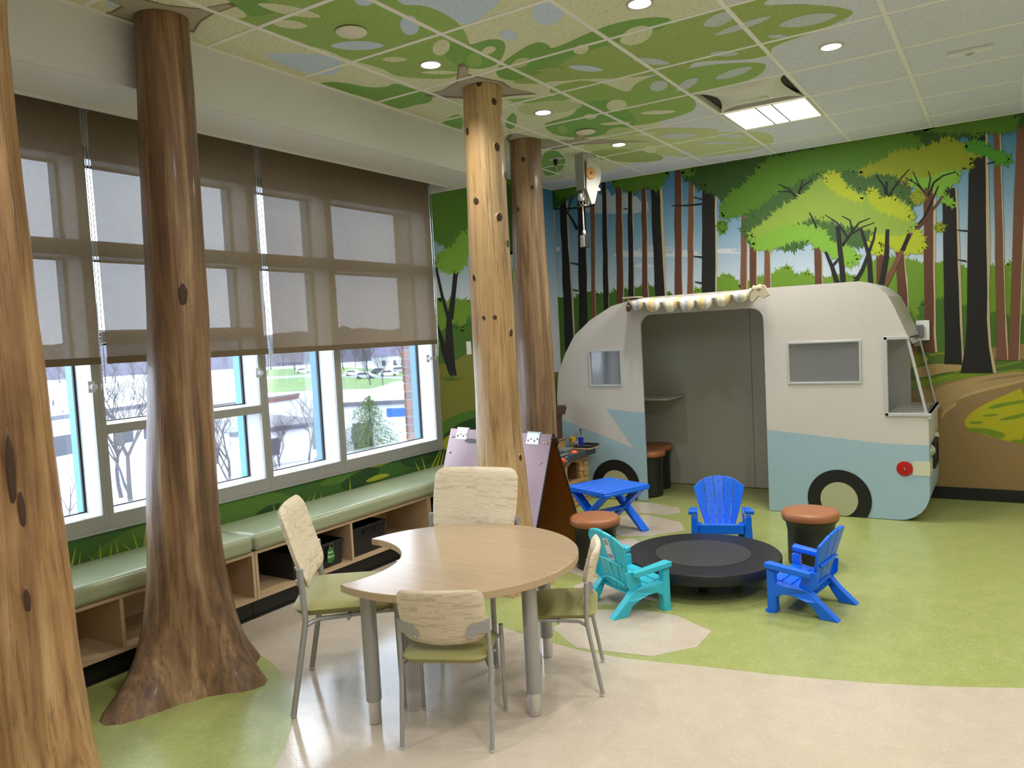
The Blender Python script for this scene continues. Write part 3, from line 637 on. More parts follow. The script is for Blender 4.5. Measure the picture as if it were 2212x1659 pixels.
# window wall: the mural beyond the windows and the grass band under the sill -------------------------
def on_left(u, v, k):
    p = Px(u, v, WX); return Vector((WX+.0008+EPS*k, min(p.y if p.z < .62 else max(p.y, 5.15), BY-.001), min(max(p.z, .1), CZ-.002)))
mp = Print(on_left); add = mp.add
def quad3(y0, y1, z0, z1, m):
    mp.k += 1
    if m not in mp.mats: mp.mats.append(m)
    mp.mb.cur = mp.mats.index(m); x = WX+.0008+EPS*mp.k; mp.mb.add([(x,y0,z0),(x,y1,z0),(x,y1,z1),(x,y0,z1)], [(0,1,2,3)])
LG = pm('left_green', 60,98,40); LD = pm('left_dark_green', 40,72,34); LGr = pm('left_green_light', 78,116,44); YG = pm('blade_yellow', 158,166,46); HLf = pm('hill', 120,122,50)
quad3(5.148, BY, .1, CZ, m_sky); quad3(-3.4, 5.148, .45, .619, LG); quad3(5.148, BY, .1, 1.12, HLf)
for pl, m in (([(1000,801),(1110,800),(1110,540),(1060,640),(1020,655),(985,648),(960,655),(945,640),(945,800)], BU), ([(946,830),(946,772),(960,710),(985,700),(1000,725),(1010,690),(1060,670),(1110,660),(1110,830)], BU2)): add(jag(pl, 9, 7, 4), m)
add(smooth_poly([(930,790),(980,782),(1010,762),(1050,750),(1110,745),(1110,900),(930,900)]), HLf)
add(smooth_poly([(930,930),(990,890),(1060,880),(1110,890),(1110,990),(930,990)]), LGr); add(smooth_poly([(935,960),(1000,905),(1060,900),(1110,940),(1110,1090),(930,1000)]), LD)
add(smooth_poly([(950,955),(975,935),(1040,930),(1020,945),(985,962),(955,975)]), YG)
for q, w0, w1 in (([(985,560),(978,640),(968,700)],7,9), ([(938,560),(955,640),(972,700),(978,790)],5,10), ([(1000,520),(985,600),(975,690)],4,8), ([(925,690),(960,760),(978,808)],12,16), ([(970,690),(968,750),(980,812)],12,14), ([(945,478),(965,510),(985,560)],2,5), ([(958,480),(968,510)],2,3), ([(985,490),(966,530)],2,4)): limb(q, w0, w1, K, lambda p: p)
add(jag([(915,330),(960,300),(1060,290),(1130,290),(1130,500),(1030,470),(1020,530),(990,560),(965,530),(940,520),(930,480)], 10, 7, 3), G1)
add(jag([(940,560),(955,545),(985,535),(1000,500),(1020,500),(1015,545),(990,590),(955,585)], 9, 7, 6), G6); add(jag([(1060,405),(1110,398),(1110,560),(1090,520),(1085,450)], 9, 6, 7), G0)
tuft(975, 822, 30, 22, BU2, 8, 3)
# band below the sill: big soft leaves and yellow blades
for pl, m in (([(180,1220),(230,1170),(300,1135),(400,1105),(560,1070),(560,1110),(420,1140),(300,1200),(220,1240)], LGr), ([(470,1085),(560,1060),(640,1070),(610,1110),(500,1140),(468,1140)], LGr), ([(560,1100),(600,1085),(680,1080),(640,1105),(540,1130)], LD), ([(680,1050),(740,1015),(800,1000),(790,1020),(720,1050)], LGr), ([(735,1040),(790,1010),(830,1010),(790,1050),(740,1060)], LD),
              ([(790,1005),(860,985),(870,985),(830,1005),(800,1012)], YG), ([(785,1040),(820,1022),(850,1025),(800,1042)], YG), ([(890,995),(915,970),(948,962),(945,972),(915,985)], YG), ([(860,990),(900,975),(960,960),(960,990),(900,1010),(870,1005)], LD)): add(smooth_poly(pl), m)
for i, (u, v, tu, tv, w) in enumerate(((131,1226,130,1180,7),(140,1222,151,1190,5),(154,1218,164,1178,6),(170,1214,174,1190,4),(203,1206,186,1196,4),(217,1202,215,1170,5),(238,1196,241,1173,5),(255,1191,248,1162,5),(283,1184,258,1170,6),(297,1180,284,1142,5),(311,1176,315,1132,5),(488,1134,494,1122,3),(592,1100,590,1083,3),(600,1098,608,1085,3),(660,1080,672,1070,4),(674,1077,682,1063,4),(690,1074,696,1064,4),(756,1053,755,1028,3),(905,1010,895,995,4),(918,1008,910,985,4),(932,1004,928,965,5),(943,1002,945,962,5),(952,1000,960,968,5),(962,998,972,975,4))):
    add([(u-w/2,v+6),(tu,tv),(u+w/2,v+6)], YG, step=i == 0)
mp.build('mural_print', wall_left, 'printed tree and grass blades')
sl = MB().box(WX, WX+.012, 1.17, 5.14, .612, .626).build('sill_trim', m_alu, wall_left)

# ================================================================== TREE TRUNKS
def tree_trunk(label, mat, base, top, samples, lobes, seed, knots=(), amp=.03, flare_h=.15, foot=.0):
    """samples: (v, left u, right u) of the outline; the axis runs from base to top"""
    vs = [s[0] for s in samples]; NL, NA = 70, 48; rings = []
    for i in range(NL+1):
        z = (CZ-.005)*(i/NL)**1.25; t = z/CZ; ax = Vector(base).lerp(Vector(top), t); ax = Vector((ax.x, ax.y, z))
        u, v, w = proj(ax); uL = float(np.interp(v, vs, [s[1] for s in samples])); uR = float(np.interp(v, vs, [s[2] for s in samples]))
        r = (uR-uL)/2*w/FPX; c = ax+RH*(((uL+uR)/2-u)*w/FPX); rings.append((c, r))
    mb = MB(); V = []
    for i, (c, r) in enumerate(rings):
        for k in range(NA):
            a = 2*PI*k/NA; n1 = noise.noise((math.cos(a)*1.7+seed, math.sin(a)*1.7, c.z*1.1)); n2 = noise.noise((math.cos(a)*5+seed, math.sin(a)*5, c.z*2.5+seed))
            rr = r*(1+amp*n1+amp*.5*n2)
            for la, le, lw in lobes:
                d = (a-la+PI) % (2*PI)-PI; rr += le*math.exp(-(d/lw)**2)*math.exp(-(c.z/flare_h)**1.1)
            if lobes: rr += .012*noise.noise((math.cos(a)*9+seed, math.sin(a)*9, c.z*3))*math.exp(-c.z/.5)
            V.append((c.x+rr*math.cos(a), c.y+rr*math.sin(a), c.z))
    F = [(i*NA+k, i*NA+(k+1) % NA, (i+1)*NA+(k+1) % NA, (i+1)*NA+k) for i in range(NL) for k in range(NA)]
    mb.add(V, F+[tuple(range(NA-1,-1,-1)), tuple(range(NL*NA, (NL+1)*NA))])
    o = mb.build('tree_trunk', mat, None, 60); tag(o, label, 'tree trunk', 'peeled tree trunks standing as posts')
    for (ku, kv, kr, *st) in knots:
        st = st[0] if st else 1.3
        # knot: bump with a dark heart on the camera side
        best = min(range(len(rings)), key=lambda i: abs(proj(rings[i][0])[1]-kv)); c, r = rings[best]
        u, v, w = proj(c); s = max(-.97, min(.97, (ku-u)*w/FPX/r)); fw = Vector((c.x, c.y, 0)).normalized()*-1
        d = (RH*s+fw*math.sqrt(1-s*s)).normalized(); p = c+d*r*.985; q = MB(); R_ = kr*w/FPX
        side = Vector((-d.y, d.x, 0)); n = 14; ringsk = ((1.3,-.25),(1.05,.42),(.70,.62),(.35,.60),(.05,.52)); vv = []; hj = noise.noise(p*9)
        for rk, hk in ringsk:
            for k in range(n):
                a = 2*PI*k/n; wob = 1+.07*math.sin(2*a+hj*9)+.05*math.sin(5*a); vv.append(p+side*math.cos(a)*rk*R_*wob+Vector((0,0,1))*math.sin(a)*rk*R_*st*wob+d*(hk*R_*.8))
        ff = [(i*n+k, i*n+(k+1) % n, (i+1)*n+(k+1) % n, (i+1)*n+k) for i in range(len(ringsk)-1) for k in range(n)]+[tuple(range((len(ringsk)-1)*n, len(ringsk)*n))]
        q.mi = []; q.add(vv, ff); q.mi = [0]*n+[1]*(len(ff)-n); q.build('knot', [mat, MATS['knot_heart']], o, 60)
    return o
plain('knot_heart', A(70,46,30), .6, grain=.35, gs=60)
tm1 = trunk_mat('bark_amber', A(214,182,138), A(184,142,94), A(120,86,54), 1.7)
tm2 = trunk_mat('bark_brown', A(184,152,114), A(138,106,74), A(78,60,44), 5.1, 1.1, .52)
tm3 = trunk_mat('bark_honey', A(208,178,132), A(188,152,102), A(142,108,72), 9.3, 1.0, .46)
tm4 = trunk_mat('bark_umber', A(176,148,112), A(138,108,76), A(90,68,46), 13.9, 1.2)
w1 = [(-60,0),(0,0),(67,2),(169,13),(338,30),(540,54),(685,69),(820,85),(955,98),(1110,115),(1201,128),(1302,143),(1403,155),(1504,168),(1659,189),(1800,215)]
tree_trunk('amber peeled tree trunk cut off by the left edge of the picture', tm1, (-2.87,1.27,0), (-2.92,1.25,0),
           [(v, u-168-90*max(0,(v-300)/1400), u) for v, u in w1], [(.3,.1,.5),(2.2,.12,.5),(4.0,.1,.5)], 2.2, [(24,1010,8,9),(52,1085,7,5),(60,1270,6,4)], .05)
tree_trunk('large dark trunk with a flared root foot on the green circle', tm2, (-3.19,2.20,0), (-3.175,2.23,0),
           [(10,293,405),(50,294,405),(202,302,417),(338,305.5,424),(540,317,438),(685,322,447),(820,324,452),(955,324,461),(1110,324,468),(1201,325,477),(1302,324,493),(1403,321,510),(1470,318,522),(1560,318,522)],
           [(-1.45,.25,.42),(.28,.17,.40),(-.62,.03,.35),(1.5,.12,.5),(2.9,.14,.5),(4.1,.10,.4)], 7.7, [(396,635,9,2.4)], .035, .17)
tree_trunk('honey coloured trunk with dark knots behind the table', tm3, (-2.60,3.95,0), (-2.66,3.99,0),
           [(170,1000.5,1082.5),(189,1000.5,1082.5),(270,1001,1086),(338,1005.5,1090),(439,1009,1095),(540,1012,1100.7),(651,1016.7,1109),(752.6,1021,1113.6),(854,1026.5,1119.6),(955,1029,1128.8),(1012,1031.5,1137),(1133,1036,1148),(1285,1042,1162)],
           [(-.9,.10,.4),(.4,.12,.4),(2.3,.12,.5),(3.9,.10,.4),(-2.0,.06,.4)], 3.1,
           [(1036,179,6),(1067,229,6),(1012,296,6),(1073,327,7),(1092,378,6),(1030,440,6),(1078,467,7),(1096,525,6),(1026,596,5),(1046,681,3.5),(1069,694,4),(1103,719,6),(1123,988,5)], .03, .13)
tree_trunk('rear umber trunk between the honey trunk and the camper', tm4, (-3.16,5.30,0), (-3.14,5.27,0),
           [(290,1100.7,1167),(304,1100.7,1167.6),(439,1105,1174),(540,1107.5,1179.4),(651,1110,1188),(752,1114,1193.6),(854,1118,1199.7),(931,1120,1203),(1100,1124,1214)],
           [(4.4,.05,.5)], 11.4, [(1131,347,4),(1150,408,3.5),(1120,458,4)], .03)

# ================================================================== CEILING FIXTURES
m_disc = plain('speaker_cover', A(232,228,208), .6); m_lens = emit('downlight_lens', (1,.95,.86,1), 9.0); m_ring = plain('downlight_ring', A(206,204,196), .35, .5)
def downlight(x, y, label):
    t = thing('downlight', label, 'ceiling light', (x,y,CZ-.006), 0, 'recessed round downlights')
    MB().lathe([(.052,.0),(.064,.0),(.066,.004),(.066,.02),(.052,.02)], 28, ring=True).build('trim_ring', m_ring, t, 40)
    MB().lathe([(.001,.003),(.051,.003),(.051,.006),(.001,.006)], 28).build('lens', m_lens, t)
    lamp('downlight_lamp', 'SPOT', (0,0,-.012), DOWN_W, (1,.97,.94), .035, t, cone=2.3, blend=1.0)
DL = ((-2.63,3.47,'downlight in front of the honey coloured trunk'), (-2.63,4.69,'downlight just behind the honey coloured trunk'), (-2.63,5.91,'downlight nearest the cord reel'), (-1.41,3.47,'downlight at the top edge of the picture'), (-.80,4.69,'downlight right of the light panel among white tiles'),
      (-2.63,1.03,'added downlight above the leftmost trunk, out of the picture'), (-1.41,2.25,'added downlight above the front chair, out of the picture'), (-.19,3.47,'added downlight right of the picture top, out of view'), (-.19,1.03,'added downlight over the camera, out of view'), (1.03,4.69,'added downlight far right, out of view'), (1.03,2.25,'added downlight right of the camera, out of view'), (-1.41,-.19,'added downlight behind the camera, out of view'))  # downlights on this line are unseen, added to light the room
for a in DL: downlight(*a)
for x, y, l in ((-2.63,2.86,'cream speaker disc on the big printed leaf'), (-2.64,5.34,'cream speaker disc on the painted branch')):
    t = thing('ceiling_speaker', l, 'speaker', (x,y,CZ-.014), 0, 'round cream ceiling discs'); MB().lathe([(.001,0),(.07,0),(.075,.004),(.075,.008),(.001,.008)], 30).build('cover', m_disc, t, 40); MB().lathe([(.055,.008),(.055,.016)], 20).build('neck', m_black, t)
# light panel and air diffuser
m_diff = plain('diffuser_white', A(222,220,206), .45); m_panel = emit('panel_lens', (1,.97,.93,1), 11.0); m_slot = plain('dark_slot', A(24,25,24), .7)
def light_panel(x, y, label):
    t = thing('light_panel', label, 'ceiling light', (x,y,CZ-.004), 0); fr = MB(); h = .296
    for a in ((-h,h,-h,-h+.022),(-h,h,h-.022,h),(-h,-h+.022,-h+.022,h-.022),(h-.022,h,-h+.022,h-.022)): fr.box(a[0],a[1],a[2],a[3],0,.022)
    fr.build('frame', m_diff, t)
    for xx in (-.055, .055): MB().box(xx-.007, xx+.007, -h+.022, h-.022, .001, .02).build('divider_bar', m_alu, t)
    for xa, xb in ((-h+.022,-.061),(-.049,.049),(.061,h-.022)): MB().box(xa, xb, -h+.022, h-.022, .008, .014).build('lens', m_panel, t)
    lamp('panel_lamp', 'AREA', (0,0,-.006), PANEL_W, (1,.985,.96), .5, t)
light_panel(-1.41, 5.905, 'bright square ceiling light panel beside the air diffuser')
light_panel(-.19, 1.64, 'added square light panel above the camera, out of the picture'); light_panel(1.64, 4.69, 'added square light panel to the far right, out of the picture'); light_panel(1.64, .42, 'added square light panel behind on the right, out of the picture')  # invented panels outside the view, added as room fill light
t = thing('air_diffuser', 'white pillow-shaped air diffuser with dark slots next to the light panel', 'air vent', (-1.41, 5.295, CZ), 0); h = .298
MB().box(-h,h,-h,h,.03,.04).build('dark_plenum', m_slot, t)
fr = MB()
for a in ((-h,h,-h,-h+.014),(-h,h,h-.014,h),(-h,-h+.014,-h+.014,h-.014),(h-.014,h,-h+.014,h-.014)): fr.box(a[0],a[1],a[2],a[3],-.003,.03)
fr.build('frame', m_diff, t)
mb = MB(); n = 16; V = []
for i in range(n+1):
    for j in range(n+1):
        x = (i/n*2-1); y = (j/n*2-1); pin = 1-.24*(1-x*x); pix = 1-.24*(1-y*y)
        V.append((x*(h-.016)*pix, y*(h-.016)*pin, -.004-.02*(1-x*x)*(1-y*y)+.028*(1-(1-max(abs(x),abs(y))**6))*(1-abs(x*y)**2)))
mb.add(V, [(i*(n+1)+j, (i+1)*(n+1)+j, (i+1)*(n+1)+j+1, i*(n+1)+j+1) for i in range(n) for j in range(n)]); mb.build('pillow_plate', m_diff, t, 60)
MB().box(-.10,.10,.02,.10,-.027,-.022).build('sensor_plate', m_diff, t)
t = thing('ceiling_sensor', 'small white ceiling sensor box at the top right', 'sensor', (-.165,5.30,CZ), .0); MB().box(-.11,.11,-.028,.028,-.02,0).build('housing', m_white, t, bevel=.004); MB().lathe([(.02,-.028),(.024,-.02),(.001,-.02)], 14).build('eye', m_ring, t, 40)

# cord reel hanging from the grid ----------------------------------------------------------------------
m_reel = plain('reel_white', A(176,174,164), .5); m_cork = plain('cork', A(186,142,84), .8, grain=.5, gs=120); m_bx = plain('outlet_box', A(26,28,30), .5); m_ivory = plain('ivory', A(230,228,220), .4); m_steel = plain('satin_steel', A(176,176,172), .32, .85); m_red = plain('red_dot', A(150,28,24), .5)
t = thing('cord_reel', 'white retractable cord reel hanging from the ceiling in front of the mural', 'cord reel', (-3.0,6.0,CZ), math.radians(-24))
MB().box(-.055,.055,-.045,-.038,-.30,0).box(-.055,-.049,-.038,.06,-.06,0).box(.049,.055,-.038,.06,-.06,0).box(-.055,.055,-.045,.10,-.012,0).build('bracket', m_reel, t, bevel=.002)
dsc = MB(); pts = [(.02,-.03),(.10,-.08)]+[(.055+.115*math.cos(a), -.17+.135*math.sin(a)) for a in (.9,.6,.2,-.2,-.5)]+[(.13,-.28),(.155,-.295),(.15,-.31),(.12,-.315),(.085,-.42),(.05,-.43),(.0,-.30)]
dsc.plate(pts, lambda a, b: (.05, a-.03, b), (.012,0,0)); dsc.plate(pts, lambda a, b: (-.02, a-.03, b), (.008,0,0)); dsc.build('reel_plate', m_reel, t, bevel=.002)
MB().lathe([(.001,.0),(.048,.0),(.05,.004),(.05,.008)], 24, (.062,.02,-.17), 'x').build('spring_cover', m_cork, t, 40)
MB().lathe([(.001,.0),(.010,.0),(.010,.004)], 12, (.071,.02,-.17), 'x').build('hub_dot', m_red, t)
MB().tube([(-.035,-.03,-.30),(-.037,-.05,-.36),(-.02,-.04,-.42),(-.012,-.03,-.428)], .004).tube([(.028,-.03,-.30),(.03,-.05,-.36),(.018,-.04,-.42),(.01,-.03,-.428)], .004).box(-.04,.045,-.05,-.02,-.438,-.43).build('cord_guide', m_steel, t, 40)
MB().lathe([(.03,-.02),(.036,0),(.03,.02)], 20, (-.004,-.03,-.36), 'x').build('guide_roller', m_clear, t, 40)
MB().tube([(0,-.03,-.43),(.002,-.03,-.60),(.003,-.03,-.645)], .006, 10).build('cord', m_ivory, t, 40)
MB().lathe([(.012,-.675),(.014,-.672),(.014,-.645),(.010,-.64)], 14, (.003,-.03,0)).build('strain_relief', m_ivory, t, 40)
MB().box(-.028,.034,-.05,.0,-.785,-.675).build('outlet_box', m_bx, t, bevel=.004)
pl = MB().box(-.025,.031,-.054,-.05,-.778,-.682).build('face_plate', m_ivory, t, bevel=.002)
for z in (-.706,-.752):
    q = MB().lathe([(.001,-.004),(.017,-.004),(.018,0),(.001,0)], 18, (.003,-.054,z), 'y').build('receptacle', m_ivory, pl, 40)
    MB().box(-.005,-.003,-.0595,-.0575,z-.0,z+.009).box(.009,.011,-.0595,-.0575,z,z+.008).box(.001,.005,-.0595,-.0575,z-.011,z-.006).build('slot', m_bx, pl)
p = thing('ceiling_outlet', 'white ceiling outlet plate with a black plug and looping cord', 'outlet', (-3.26,5.99,CZ)); MB().box(-.06,.06,-.035,.035,-.006,0).build('cover_plate', m_ivory, p, bevel=.002); MB().lathe([(.016,-.02),(.020,-.006),(.014,-.05),(.006,-.06)][::-1], 14).build('plug', m_bx, p, 40)
MB().tube([(0,0,-.058),(.01,.0,-.10),(.06,.0,-.15),(.12,.0,-.16),(.18,.0,-.145),(.215,.0,-.13)], .005, 8).build('cord', m_ivory, p, 40)
def wall_outlet(loc, rz, label):
    t = thing('wall_outlet', label, 'outlet', loc, rz); MB().box(-.036,.036,-.006,0,-.058,.058).build('cover_plate', m_ivory, t, bevel=.003)
    for z in (-.02,.02): MB().lathe([(.001,-.008),(.014,-.008),(.016,-.006),(.001,-.006)], 16, (0,0,z), 'y').box(-.005,-.003,-.0092,-.0078,z,z+.007).box(.003,.005,-.0092,-.0078,z,z+.007).build('receptacle', m_ivory, t, 40)
wall_outlet((WX,5.59,1.436), PI/2, 'ivory wall outlet on the mural left of the honey trunk')

# ================================================================== WINDOW BENCH
m_lam = wood_lam('bench_laminate', A(206,182,146), A(184,158,122), .45, (50,3,50)); m_vinyl = plain('bench_vinyl', A(158,166,132), .26, 0, .5, .05, 400)
def bench_unit(y0, y1, divs, label):
    t = thing('bench_cabinet', label, 'bench cabinet', (-3.79,(y0+y1)/2,0), 0, 'open cubby cabinets under the window bench'); a, b = y0-(y0+y1)/2, y1-(y0+y1)/2; X0, X1 = -.208, .21
    MB().box(X0,X1,a,b,.375,.393).build('top_panel', m_lam, t); MB().box(X0,X1,a,b,.115,.133).build('bottom_panel', m_lam, t); MB().box(X0,X0+.012,a,b,.133,.375).build('back_panel', m_lam, t)
    for d in [a, b-.018]+[d-(y0+y1)/2-.009 for d in divs]: MB().box(X0+.012,X1,d,d+.018,.133,.375).build('divider', m_lam, t)
    MB().box(X0,.16,a,b,0,.115).build('toe_kick', m_black, t)
    MB().box(.16,.172,a,b,0,.012).build('kick_lip', m_black, t)
    return t
bench_unit(1.262, 2.832, [2.05], 'cubby cabinet under the bench behind the two left trunks')
bench_unit(2.836, 4.40, [3.60], 'middle cubby cabinet holding two black bins')
bench_unit(4.404, 5.10, [], 'end cubby cabinet by the easel holding a tagged bin')
def cushion(y0, y1, label):
    mb = MB(); mb.box(-3.995,-3.555,y0,y1,.395,.49); o = mb.build('bench_cushion', m_vinyl, None, bevel=.03, seg=5); return tag(o, label, 'cushion', 'sage vinyl bench cushions')
cushion(1.262, 2.818, 'sage green vinyl bench cushion behind the left trunks'); cushion(2.824, 5.10, 'long sage green vinyl bench cushion running to the mural corner')
m_bin = woven('bin_plastic', A(30,30,30)); m_tagg = plain('tag_green', A(44,120,40), .5); m_ink = plain('tag_ink', A(236,240,230), .6)
def textmesh(txt, size, name, mat, parent, loc, rot):
    cu = bpy.data.curves.new(name, 'FONT'); cu.body = txt; cu.size = size; cu.align_x = 'CENTER'; cu.extrude = .0004
    to = bpy.data.objects.new(name+'_tmp', cu); C.objects.link(to); dg = bpy.context.evaluated_depsgraph_get(); me = bpy.data.meshes.new_from_object(to.evaluated_get(dg)); bpy.data.objects.remove(to)
    me.materials.clear(); me.materials.append(mat); o = bpy.data.objects.new(name, me); C.objects.link(o); o.parent = parent; o.location = loc; o.rotation_euler = rot; return o
def storage_bin(y0, y1, h, label, tagdef=None, x1=-3.605):
    d = .32; t = thing('storage_bin', label, 'storage bin', (x1-d/2,(y0+y1)/2,.1335), 0, 'black woven storage bins'); w = (y1-y0)/2; s = .93; dd = d/2
    b = MB(); o = [(-dd,-w),(dd,-w),(dd,w),(-dd,w)]; q = lambda k, z, ins=0: [(x*k-math.copysign(ins,x), y*k-math.copysign(ins,y), z) for x, y in o]
    V = q(s,0)+q(1,h)+q(1,h,.006)+q(s,.006,.006); F = [(3,2,1,0)]
    for lv in range(3): F += [(lv*4+i, lv*4+(i+1)%4, lv*4+4+(i+1)%4, lv*4+4+i) for i in range(4)]
    b.add(V, F+[(12,13,14,15)]); b.build('basket_body', m_bin, t, bevel=.004)
    r = MB()
    for (ax, ay), (bx, by) in zip(o, o[1:]+o[:1]): r.beam((ax,ay,h-.005),(bx,by,h-.005),.016,.018)
    r.build('rim', m_bin, t, bevel=.003)
    MB().box(dd-.002,dd+.005,-.055,.055,h*.70,h*.72).box(dd-.002,dd+.005,-.055,.055,h*.86,h*.88).box(dd-.002,dd+.005,-.058,-.052,h*.70,h*.88).box(dd-.002,dd+.005,.052,.058,h*.70,h*.88).build('handle', m_bin, t)
    if tagdef:
        ty, tz, l1, l2, sz = tagdef; x = dd+.012
        out = [(-.026,-.045),(-.031,-.02),(-.026,.02),(-.014,.042),(0,.05),(.014,.042),(.026,.02),(.033,-.012),(.028,-.034),(.0,-.055)] if sz == 1 else [(-.036,-.045),(-.036,.02),(-.03,.028),(-.026,.06),(-.018,.03),(-.008,.065),(.0,.03),(.008,.058),(.016,.03),(.028,.062),(.03,.03),(.036,.02),(.036,-.045)]
        g = MB(); g.plate(out, lambda a, b: (x, ty+a, tz+b), (.002,0,0)); tg = g.build('tag', m_tagg, t)
        MB().tube([(x-.004, ty+.016+.02*math.cos(k*PI/8), tz+.045+.022*math.sin(k*PI/8)) for k in range(-4,9)], .0012, 6).build('ring', m_steel, t, 40)
        textmesh(l1, .02, 'tag_text', m_ink, tg, (x+.0024, ty, tz+.008), (PI/2,0,PI/2)); textmesh(l2, .02, 'tag_text', m_ink, tg, (x+.0024, ty, tz-.018), (PI/2,0,PI/2))
storage_bin(3.12, 3.545, .155, 'black woven bin with a round green name tag', (.085, .085, 'Brick', 'Blocks', 1))
storage_bin(3.63, 3.95, .185, 'black woven bin without a tag under the bench')
storage_bin(4.425, 4.80, .17, 'black woven bin with a green camping gear tag', (-.10, .075, 'Camping', 'Gear', 2))

# ================================================================== ACTIVITY TABLE AND CHAIRS
m_top = wood_lam('table_laminate', A(180,158,128), A(162,138,108), .2, (5,50,50), (0,0,.5)); m_edge = plain('table_edge', A(182,158,124), .4); m_leg = plain('powder_grey', A(166,166,164), .38, .4); m_chrome = plain('chrome', A(215,215,215), .12, 1)
TC = Vector((-2.07,2.693,0)); TR = .548; t = thing('activity_table', 'round wooden activity table with a half-moon bite cut out', 'table', TC)
a0, a1 = math.radians(252), math.radians(173+360); n = 60; out = [(TR*math.cos(a0+(a1-a0)*i/n), TR*math.sin(a0+(a1-a0)*i/n)) for i in range(n+1)]
A0 = Vector(out[0]); A1 = Vector(out[-1]); mid = (A0+A1)/2; dirn = (-mid).normalized(); half = (A1-A0).length/2; sag = .19; nr = (half*half+sag*sag)/(2*sag); nc = mid+dirn*(sag-nr); ang0 = math.atan2((A1-nc).y,(A1-nc).x); ang1 = math.atan2((A0-nc).y,(A0-nc).x)
if ang1 > ang0: ang1 -= 2*PI
if abs(ang1-ang0) > PI: ang1 += 2*PI
notch = [tuple(nc+Vector((math.cos(ang0+(ang1-ang0)*i/16), math.sin(ang0+(ang1-ang0)*i/16)))*nr) for i in range(1,16)]
outline = out+notch
MB().plate(outline, lambda x, y: (x,y,.549), (0,0,.031)).build('tabletop', m_top, t, bevel=.002)
eb = MB(); no = len(outline)
for i in range(no):
    p, q = Vector(outline[i]), Vector(outline[(i+1) % no]); pn = (p-Vector((0,0))); 
eb.plate([(x*1.002, y*1.002) for x, y in outline], lambda x, y: (x,y,.551), (0,0,.0265)); eb.build('edge_band', m_edge, t)
for a in (258, -13.5, 63, 157):
    x, y = .462*math.cos(math.radians(a)), .462*math.sin(math.radians(a)); lg = MB().lathe([(.03,.095),(.031,.10),(.031,.549)], 24, (x,y,0)).build('leg', m_leg, t, 40)
    MB().lathe([(.001,.0),(.022,.0),(.026,.004),(.0265,.1),(.001,.1)], 24, (x,y,0)).build('chrome_foot', m_chrome, lg, 40)
m_fab = fabric_dash('chair_fabric', A(224,211,184), A(190,173,142)); m_seat = plain('seat_fabric', A(150,146,92), .6, 0, .35, .08, 900); m_bolt = m_chrome
